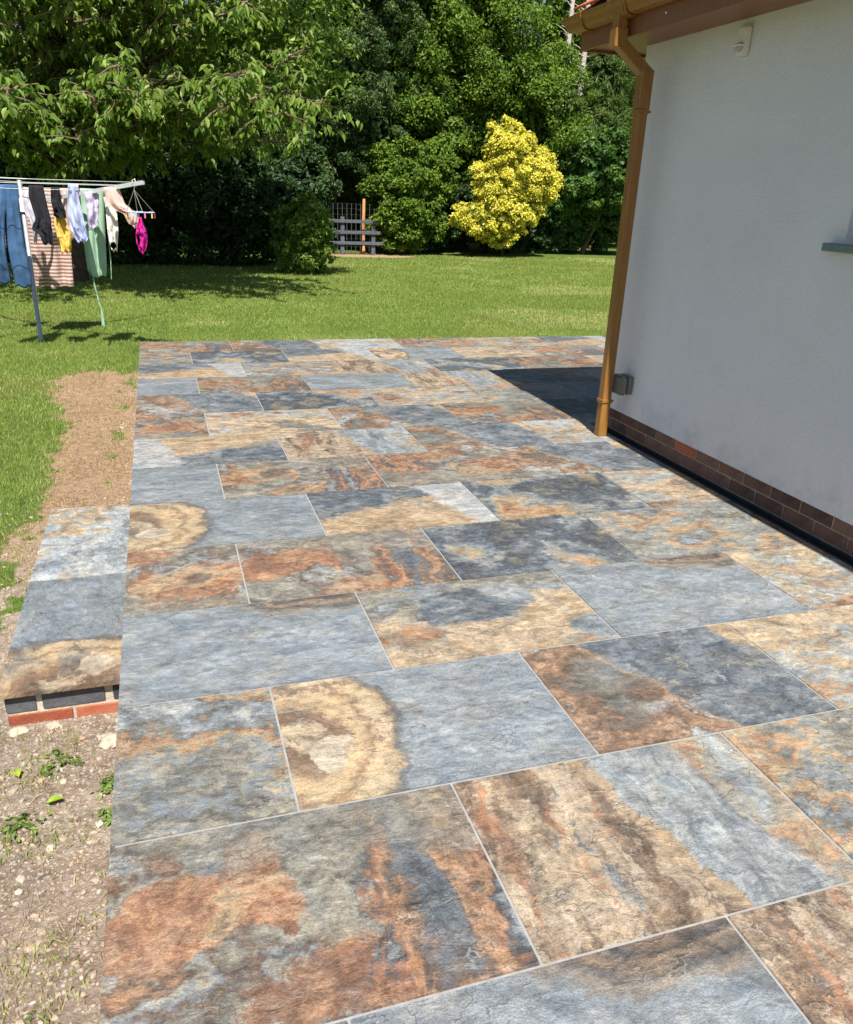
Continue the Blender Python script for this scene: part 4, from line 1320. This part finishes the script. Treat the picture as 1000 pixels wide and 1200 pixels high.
def garment(name, label, cat, mat, parts, Y, seed, **kw):
    VV, FF, n = [], [], 0
    p0 = parts[0][0] if isinstance(parts[0], tuple) else parts[0]
    top = p0[0]
    base = np.array([(top[0] + top[1]) / 2, Y, top[2]])
    for i, p in enumerate(parts):
        k = dict(kw)
        if isinstance(p, tuple): p, k2 = p; k.update(k2)
        V, F = cloth_part(p, Y, seed + i * 7, **k)
        VV.append(V - base); FF.append(F + n); n += len(V)
    o = obj(name, np_mesh(name, np.concatenate(VV), np.concatenate(FF), None, True), mat)
    o.location = base
    return tag(o, label, cat, "washing on the rotary dryer")

garment("jeans", "blue wide-leg denim jeans hanging left of the dryer pole", "jeans", C_DENIM,
  [[(-1.113, -0.987, 1.478), (-1.111, -0.999, 1.332), (-1.131, -1.002, 1.137), (-1.151, -0.998, 0.939), (-1.148, -0.986, 0.737), (-1.136, -0.979, 0.614), (-1.139, -0.983, 0.523)],
   [(-1.165, -1.054, 1.476), (-1.194, -1.090, 1.329), (-1.246, -1.140, 1.173), (-1.281, -1.168, 0.976), (-1.318, -1.178, 0.775), (-1.328, -1.172, 0.654), (-1.334, -1.176, 0.555)]], .24, 1, layer=.042, fold=.005, nf=1.1, crumple=.006)
garment("striped_towel", "long cream cloth with thin brown stripes hanging behind the pole", "cloth", C_STRIPE,
  [[(-1.062, -0.583, 1.443), (-1.078, -0.629, 1.194), (-1.082, -0.661, 0.842), (-1.089, -0.671, 0.526), (-1.069, -0.675, 0.415)]], 1.14, 2, fold=.022, nf=2.4)
garment("striped_shirt", "striped cream top behind the jeans at the left picture edge", "top", C_STRIPE,
  [[(-1.382, -1.22, 1.416), (-1.411, -1.263, 1.221), (-1.427, -1.287, 1.049), (-1.451, -1.301, 0.832)]], 1.14, 3)
garment("beige_vest", "beige vest between black garment and pale blue shirt at the back line", "vest", C_BEIGE,
  [[(-0.702, -0.583, 1.45), (-0.73, -0.593, 1.287), (-0.736, -0.606, 1.094), (-0.740, -0.570, 0.93)]], 1.10, 4)
garment("lilac_blouse", "pale greyish lilac top half behind the black t-shirt", "top", C_PALEL,
  [[(-0.934, -0.808, 1.435), (-0.942, -0.824, 1.305), (-0.925, -0.821, 1.214), (-0.89, -0.815, 1.138), (-0.885, -0.84, 1.06), (-0.891, -0.868, 0.958)]], .04, 5)
garment("black_tshirt", "black t-shirt folded over the front line beside the pole", "t-shirt", C_BLACK,
  [[(-0.862, -0.737, 1.481), (-0.874, -0.727, 1.384), (-0.852, -0.719, 1.271), (-0.835, -0.7, 1.181), (-0.871, -0.707, 1.126), (-0.885, -0.705, 1.08), (-0.822, -0.702, 1.042), (-0.803, -0.72, 0.956)]], -.03, 6, fold=.014)
garment("black_vest", "small black garment hanging above the yellow cloth", "vest", C_BLACK,
  [[(-0.694, -0.617, 1.471), (-0.709, -0.616, 1.346), (-0.697, -0.589, 1.253), (-0.697, -0.588, 1.189)]], .22, 7)
garment("yellow_cloth", "yellow crumpled cloth hanging below the small black garment", "cloth", C_YELLOW,
  [[(-0.690, -0.625, 1.30), (-0.712, -0.595, 1.133), (-0.701, -0.567, 1.029), (-0.684, -0.574, 0.908), (-0.675, -0.588, 0.85)]], .27, 8, crumple=.016)
garment("blue_shirt", "pale blue shirt hanging between black garment and green dress", "shirt", C_BLUE,
  [[(-0.516, -0.425, 1.51), (-0.541, -0.435, 1.357), (-0.555, -0.417, 1.241), (-0.546, -0.407, 1.117), (-0.511, -0.387, 1.023), (-0.485, -0.407, 0.976)]], .0, 9, crumple=.016)
garment("green_dress", "sage green dress with a long dangling tie on the dryer", "dress", C_GREEN,
  [[(-0.432, -0.212, 1.469), (-0.441, -0.227, 1.318), (-0.453, -0.237, 1.142), (-0.457, -0.248, 0.954), (-0.451, -0.257, 0.789), (-0.447, -0.268, 0.68), (-0.42, -0.281, 0.63)],
   ([(-0.415, -0.398, 0.69), (-0.405, -0.389, 0.536), (-0.386, -0.37, 0.408), (-0.362, -0.346, 0.278), (-0.372, -0.336, 0.119)], dict(nu=5, fold=.004, layer=.003)),
   ([(-0.222, -0.210, 0.96), (-0.224, -0.214, 0.78), (-0.232, -0.226, 0.60)], dict(nu=5, fold=.003, layer=.003))], .24, 10, fold=.018, nf=2.2)
garment("lilac_cloth", "lilac cloth pinned in front of the green dress", "cloth", C_LILAC,
  [[(-0.385, -0.248, 1.443), (-0.374, -0.259, 1.326), (-0.379, -0.279, 1.209), (-0.375, -0.305, 1.107)]], -.03, 11)
garment("white_bra", "white strappy bralette hanging right of the green dress", "bra", C_WHITE,
  [([(-0.212, -0.165, 1.40), (-0.206, -0.104, 1.268), (-0.208, -0.105, 1.094), (-0.204, -0.124, 0.974), (-0.187, -0.139, 0.901)], dict(hole=(-.165, .955, .028, .035)))], .0, 12, crumple=.018)
garment("beige_blouse", "pinkish beige top pulled sideways to the peg hanger", "top", C_BEIGE,
  [[(-0.188, -0.052, 1.49), (-0.186, -0.018, 1.353), (-0.145, 0.046, 1.302), (-0.035, 0.112, 1.266), (-0.005, 0.089, 1.174), (0.046, 0.069, 1.136)]], -.27, 13)
garment("magenta_bra", "bright magenta bra hanging from the peg hanger", "bra", C_MAG,
  [([(0.102, 0.125, 1.240), (0.071, 0.148, 1.136), (0.059, 0.167, 1.082), (0.06, 0.16, 1.005), (0.078, 0.14, 0.951), (0.098, 0.121, 0.911)], dict(hole=(.083, 1.04, .014, .05)))], -.40, 14, layer=.03, crumple=.02)
# peg hanger
hg = tag(empty("peg_hanger", (.10, -.42, 1.50)), "small pale plastic drying hanger with coloured pegs at the arm tip", "hanger")
v, f = tube_arrays([(-.025, 0, .03), (-.03, 0, .06), (-.005, 0, .075), (0, 0, .04), (-.02, 0, -.02)], [.004] * 5, 6); py_obj("hook", v, f, M_SENSOR, hg)
ring = [(.02 + .125 * math.cos(a), .09 * math.sin(a), -.215) for a in np.linspace(0, 2 * math.pi, 25)]
v, f = tube_arrays(ring, [.006] * 25, 6); py_obj("ring", v, f, C_BLUE, hg)
for a in (0.2, 1.8, 3.3, 4.9):
    v, f = tube_arrays([(-.02, 0, -.02), (.02 + .125 * math.cos(a), .09 * math.sin(a), -.215)], [.003, .003], 5); py_obj("cord", v, f, M_SENSOR, hg)
PEG = [simple_mat("peg_" + n, c, .5, .4, .05) for n, c in (("pink", (.7, .16, .3)), ("yellow", (.7, .55, .1)), ("green", (.3, .5, .3)), ("blue", (.25, .4, .6)))]
for j in range(10):
    a = j * .628
    bm = bmesh.new(); x, y = .02 + .125 * math.cos(a), .09 * math.sin(a)
    bx(bm, x - .006, x + .006, y - .004, y + .004, -.265, -.222); bm_obj("peg", bm, PEG[j % 4], hg, bevel=.001)

# ------------------------------------------------------------------ grass, rubble, weeds
def blades(x, y, L, Wd, rng, tint, lean=.55):
    n = len(x)
    z = ground_z(x, y)
    a = rng.uniform(0, 2 * np.pi, n); l = L * rng.uniform(.5, 1.35, n); w = Wd * rng.uniform(.7, 1.3, n)
    la = rng.uniform(0, 2 * np.pi, n); lm = np.abs(rng.normal(0, lean, n))
    dx, dy = np.cos(a) * w / 2, np.sin(a) * w / 2
    tx, ty, tz = np.cos(la) * lm * l, np.sin(la) * lm * l, l / np.sqrt(1 + lm * lm)
    V = np.stack([np.stack([x - dx, y - dy, z - .004], -1), np.stack([x + dx, y + dy, z - .004], -1), np.stack([x + tx, y + ty, z + tz], -1)], 1).reshape(-1, 3)
    F = np.arange(3 * n).reshape(-1, 3)
    return V, F, np.repeat(tint, 3)
def grass_zone(x0, x1, y0, y1, dens, L, Wd, seed, extra=None):
    rng = np.random.default_rng(seed)
    n = int((x1 - x0) * (y1 - y0) * dens)
    x, y = rng.uniform(x0, x1, n), rng.uniform(y0, y1, n)
    keep = rng.random(n) > np.clip(soil_mask(x, y) * 1.25 - .10, 0, .985)
    keep &= ~((x > -.006) & (y < .006))
    keep &= ~((x > -.45) & (x < .02) & (y > -6.22) & (y < -4.36))
    dens_n = fbm(x * 1.6, y * 1.6, 31)
    keep &= rng.random(n) < .62 + .6 * dens_n
    x, y = x[keep], y[keep]
    t = np.clip(rng.normal(.42, .16, len(x)) + .45 * (dens_n[keep] - .47) + .75 * dry_tone(x, y) * rng.random(len(x)) + .9 * soil_mask(x, y) * (y > -5) * (rng.random(len(x)) < .5), 0, 1)
    return blades(x, y, L, Wd, rng, t)
zones = [grass_zone(-2.3, 0, -7.9, -3.0, 7500, .031, .0050, 1), grass_zone(-2.6, 0, -3.0, 1.4, 5200, .030, .0070, 2), grass_zone(0, 9, 0, 1.4, 4200, .027, .0078, 3),
         grass_zone(-3.2, 11, 1.4, 6.0, 2200, .030, .012, 4), grass_zone(-3.5, 15, 6.0, 10.0, 1150, .032, .018, 5), grass_zone(1, 17, 10.0, 14.4, 900, .034, .022, 6)]
VV, FF, TT, n = [], [], [], 0
for V, F, t in zones:
    VV.append(V); FF.append(F + n); TT.append(t); n += len(V)
gr = obj("grass", np_mesh("grass", np.concatenate(VV), np.concatenate(FF), dict(tint=np.concatenate(TT))), M_GRASS)
tag(gr, "short green grass blades covering the lawn", "grass", kind="stuff")

# dead grass on the bare soil
rng = np.random.default_rng(71)
def straw(x0, x1, y0, y1, n, L, Wd, mn):
    x, y = rng.uniform(x0, x1, n), rng.uniform(y0, y1, n)
    k = (soil_mask(x, y, False) > .45) & (x < -.006) & ~((x > -.45) & (y > -6.2) & (y < -4.36)) & (rng.random(n) < .25 + 1.2 * (fbm(x * 5, y * 5, 13) - mn))
    x, y = x[k], y[k]
    return blades(x, y, L, Wd, rng, np.clip(rng.normal(.5, .25, len(x)), 0, 1), lean=2.2)
Z = [straw(-1.3, 0, -5.0, -.9, 60000, .030, .0040, .35), straw(-.9, 0, -8.0, -5.0, 26000, .032, .0028, .42)]
VV, FF, TT, n = [], [], [], 0
for V, F, t in Z:
    VV.append(V); FF.append(F + n); TT.append(t); n += len(V)
M_STRAW = mat_leaf("dead_grass", [(0, (.17, .105, .060)), (.5, (.36, .245, .145)), (1, (.54, .42, .27))], .2, .7, .2)
dg = obj("dry_grass", np_mesh("dry_grass", np.concatenate(VV), np.concatenate(FF), dict(tint=np.concatenate(TT))), M_STRAW)
tag(dg, "dead straw coloured grass on the bare soil beside the patio", "dry grass", kind="stuff")

# rubble
def rock_mesh(rng, r):
    bm = bmesh.new(); bmesh.ops.create_icosphere(bm, subdivisions=1, radius=r)
    s = rng.uniform(.6, 1.25, 3) * np.array([1, 1, .65])
    for v in bm.verts:
        k = rng.uniform(.72, 1.2)
        v.co = Vector((v.co.x * s[0] * k, v.co.y * s[1] * k, v.co.z * s[2] * k))
    V = np.array([v.co[:] for v in bm.verts]); F = np.array([[v.index for v in f.verts] for f in bm.faces]); bm.free()
    return V, F
rng = np.random.default_rng(91)
protos = [rock_mesh(rng, 1.0) for _ in range(9)]
VV, FF, TT, n = [], [], [], 0
cnt = 0
while cnt < 2600:
    zone = rng.random()
    if zone < .74: x, y = rng.uniform(-.8, .0), rng.uniform(-8.0, -6.2); r = .0035 * (1 + rng.pareto(2.4))
    elif zone < .92: x, y = -abs(rng.normal(0, .10)), rng.uniform(-4.4, -1.0); r = .004 * (1 + rng.pareto(2.8))
    else: x, y = rng.uniform(-.75, -.44), rng.uniform(-6.3, -4.4); r = .004 * (1 + rng.pareto(2.8))
    if x > -.004: continue
    r = min(r, .013)
    V, F = protos[rng.integers(9)]
    a = rng.uniform(0, 6.28); R = np.array([[math.cos(a), -math.sin(a), 0], [math.sin(a), math.cos(a), 0], [0, 0, 1]])
    z = float(ground_z(x, y))
    VV.append(V @ R.T * r + [x, y, z + r * .15]); FF.append(F + n); n += len(V)
    TT.append(np.full(len(V), np.clip(rng.normal(.55, .25), 0, 1))); cnt += 1
def mat_rubble():
    b = NB("rubble_stone"); b.worldpos()
    c = b.ramp(b.attr("tint"), [(0, (.22, .17, .13)), (.4, (.34, .27, .205)), (.75, (.42, .345, .265)), (.92, (.42, .26, .19)), (1, (.48, .44, .38))])
    c = b.mix(.5, c, b.ramp(b.noise(60, 4), [(.3, (.7, .7, .7)), (.7, (1.2, 1.2, 1.2))]), 'MULTIPLY')
    b.set(Base_Color=c, Roughness=.92, Specular_IOR_Level=.2)
    return b.mat
rub = obj("rubble", np_mesh("rubble", np.concatenate(VV), np.concatenate(FF), dict(tint=np.concatenate(TT))), mat_rubble())
tag(rub, "small pale stones and crumbs of mortar scattered on the bare soil", "rubble", kind="stuff")
# bigger lumps
for i, (x, y, r, lab) in enumerate(((-.060, -6.36, .036, "large pale stone lump against the patio edge below the step"), (-.375, -6.215, .026, "pale mortar lump at the left corner of the step bricks"),
        (-.26, -6.21, .026, "flat pale mortar crumb at the middle of the step bricks"), (-.21, -6.83, .016, "small pale pointed stone below the two fallen leaves"), (-.20, -6.53, .015, "small whitish stone nearest the upper fallen leaf"))):
    rg = np.random.default_rng(500 + i)
    bm = bmesh.new(); bmesh.ops.create_icosphere(bm, subdivisions=3, radius=r)
    s = rg.uniform(.75, 1.25, 3) * np.array([1, 1, .5])
    for v in bm.verts:
        d = v.co.normalized()
        k = 1 + .35 * (float(fbm(np.array(d.x * 2.2 + i * 3), np.array(d.y * 2.2 + d.z * 1.7), 7)) - .47) * 2
        v.co = Vector((v.co.x * s[0] * k, v.co.y * s[1] * k, v.co.z * s[2] * k))
    o = bm_obj("stone", bm, M_STONE, None)
    o.location = (x, y, float(ground_z(x, y)) + r * .12)
    tag(o, lab, "stone", "loose stones on the soil")
# weeds
def weed(x, y, R, n, seed, lab):
    rng = np.random.default_rng(seed)
    a = rng.uniform(0, 6.28, n); a = a + .5 * np.sin(a * 3 + seed); rr = R * (.35 + .9 * np.abs(np.sin(a * 1.5 + seed * 2))) * np.sqrt(rng.random(n))
    C = np.stack([np.cos(a) * rr, np.sin(a) * rr, .004 + rng.uniform(0, .028, n) * (1 - rr / R * .6)], -1)
    N = np.stack([np.cos(a) * .5, np.sin(a) * .5, np.ones(n)], -1) + rng.normal(size=(n, 3)) * .35
    V, F, k = leaves(C, N, .020, .010, rng)
    V[:, 2] = np.maximum(V[:, 2], .001)
    o = obj("weed", np_mesh("weed", V, F, dict(tint=np.repeat(rng.random(n), k))), M_WEED)
    o.location = (x, y, float(ground_z(x, y)))
    tag(o, lab, "weed", "small weeds on the soil")
weed(-.055, -6.60, .055, 150, 1, "leafy green weed at the patio edge level with the fallen leaves")
weed(-.045, -6.74, .034, 80, 2, "small green weed at the patio edge below the larger weed")
weed(-.20, -7.44, .06, 160, 3, "leafy weed patch at the bottom edge of the picture beside the slabs")
weed(-.22, -6.44, .06, 120, 4, "low spreading weed just below the step bricks")
weed(-.30, -6.72, .07, 150, 5, "low weed patch left of the lower fallen leaf")
for (x, y, rz, lab) in ((-.345, -6.47, 1.9, "upright yellow-green fallen leaf nearest the step"), (-.215, -6.64, .35, "pale green fallen leaf lying flat further from the step")):
    L = .05
    V = []; F = []
    for i in range(7):
        t = i / 6; w = .014 * math.sin(math.pi * min(1, t * .95 + .03)) ** .8
        zc = .012 + .010 * math.sin(t * 3)
        V += [(t * L - L / 2, w, zc + .005), (t * L - L / 2, 0, zc), (t * L - L / 2, -w, zc + .005)]
    for i in range(6):
        for j in range(2): F.append((i * 3 + j, i * 3 + j + 1, i * 3 + j + 4, i * 3 + j + 3))
    o = obj("fallen_leaf", np_mesh("fallen_leaf", V, F, dict(tint=np.full(len(V), .6 if rz > 1 else .2))), M_FALLEN)
    o.location = (x, y, float(ground_z(x, y))); o.rotation_euler = (0, .15, rz)
    tag(o, lab, "leaf", "fallen leaves")
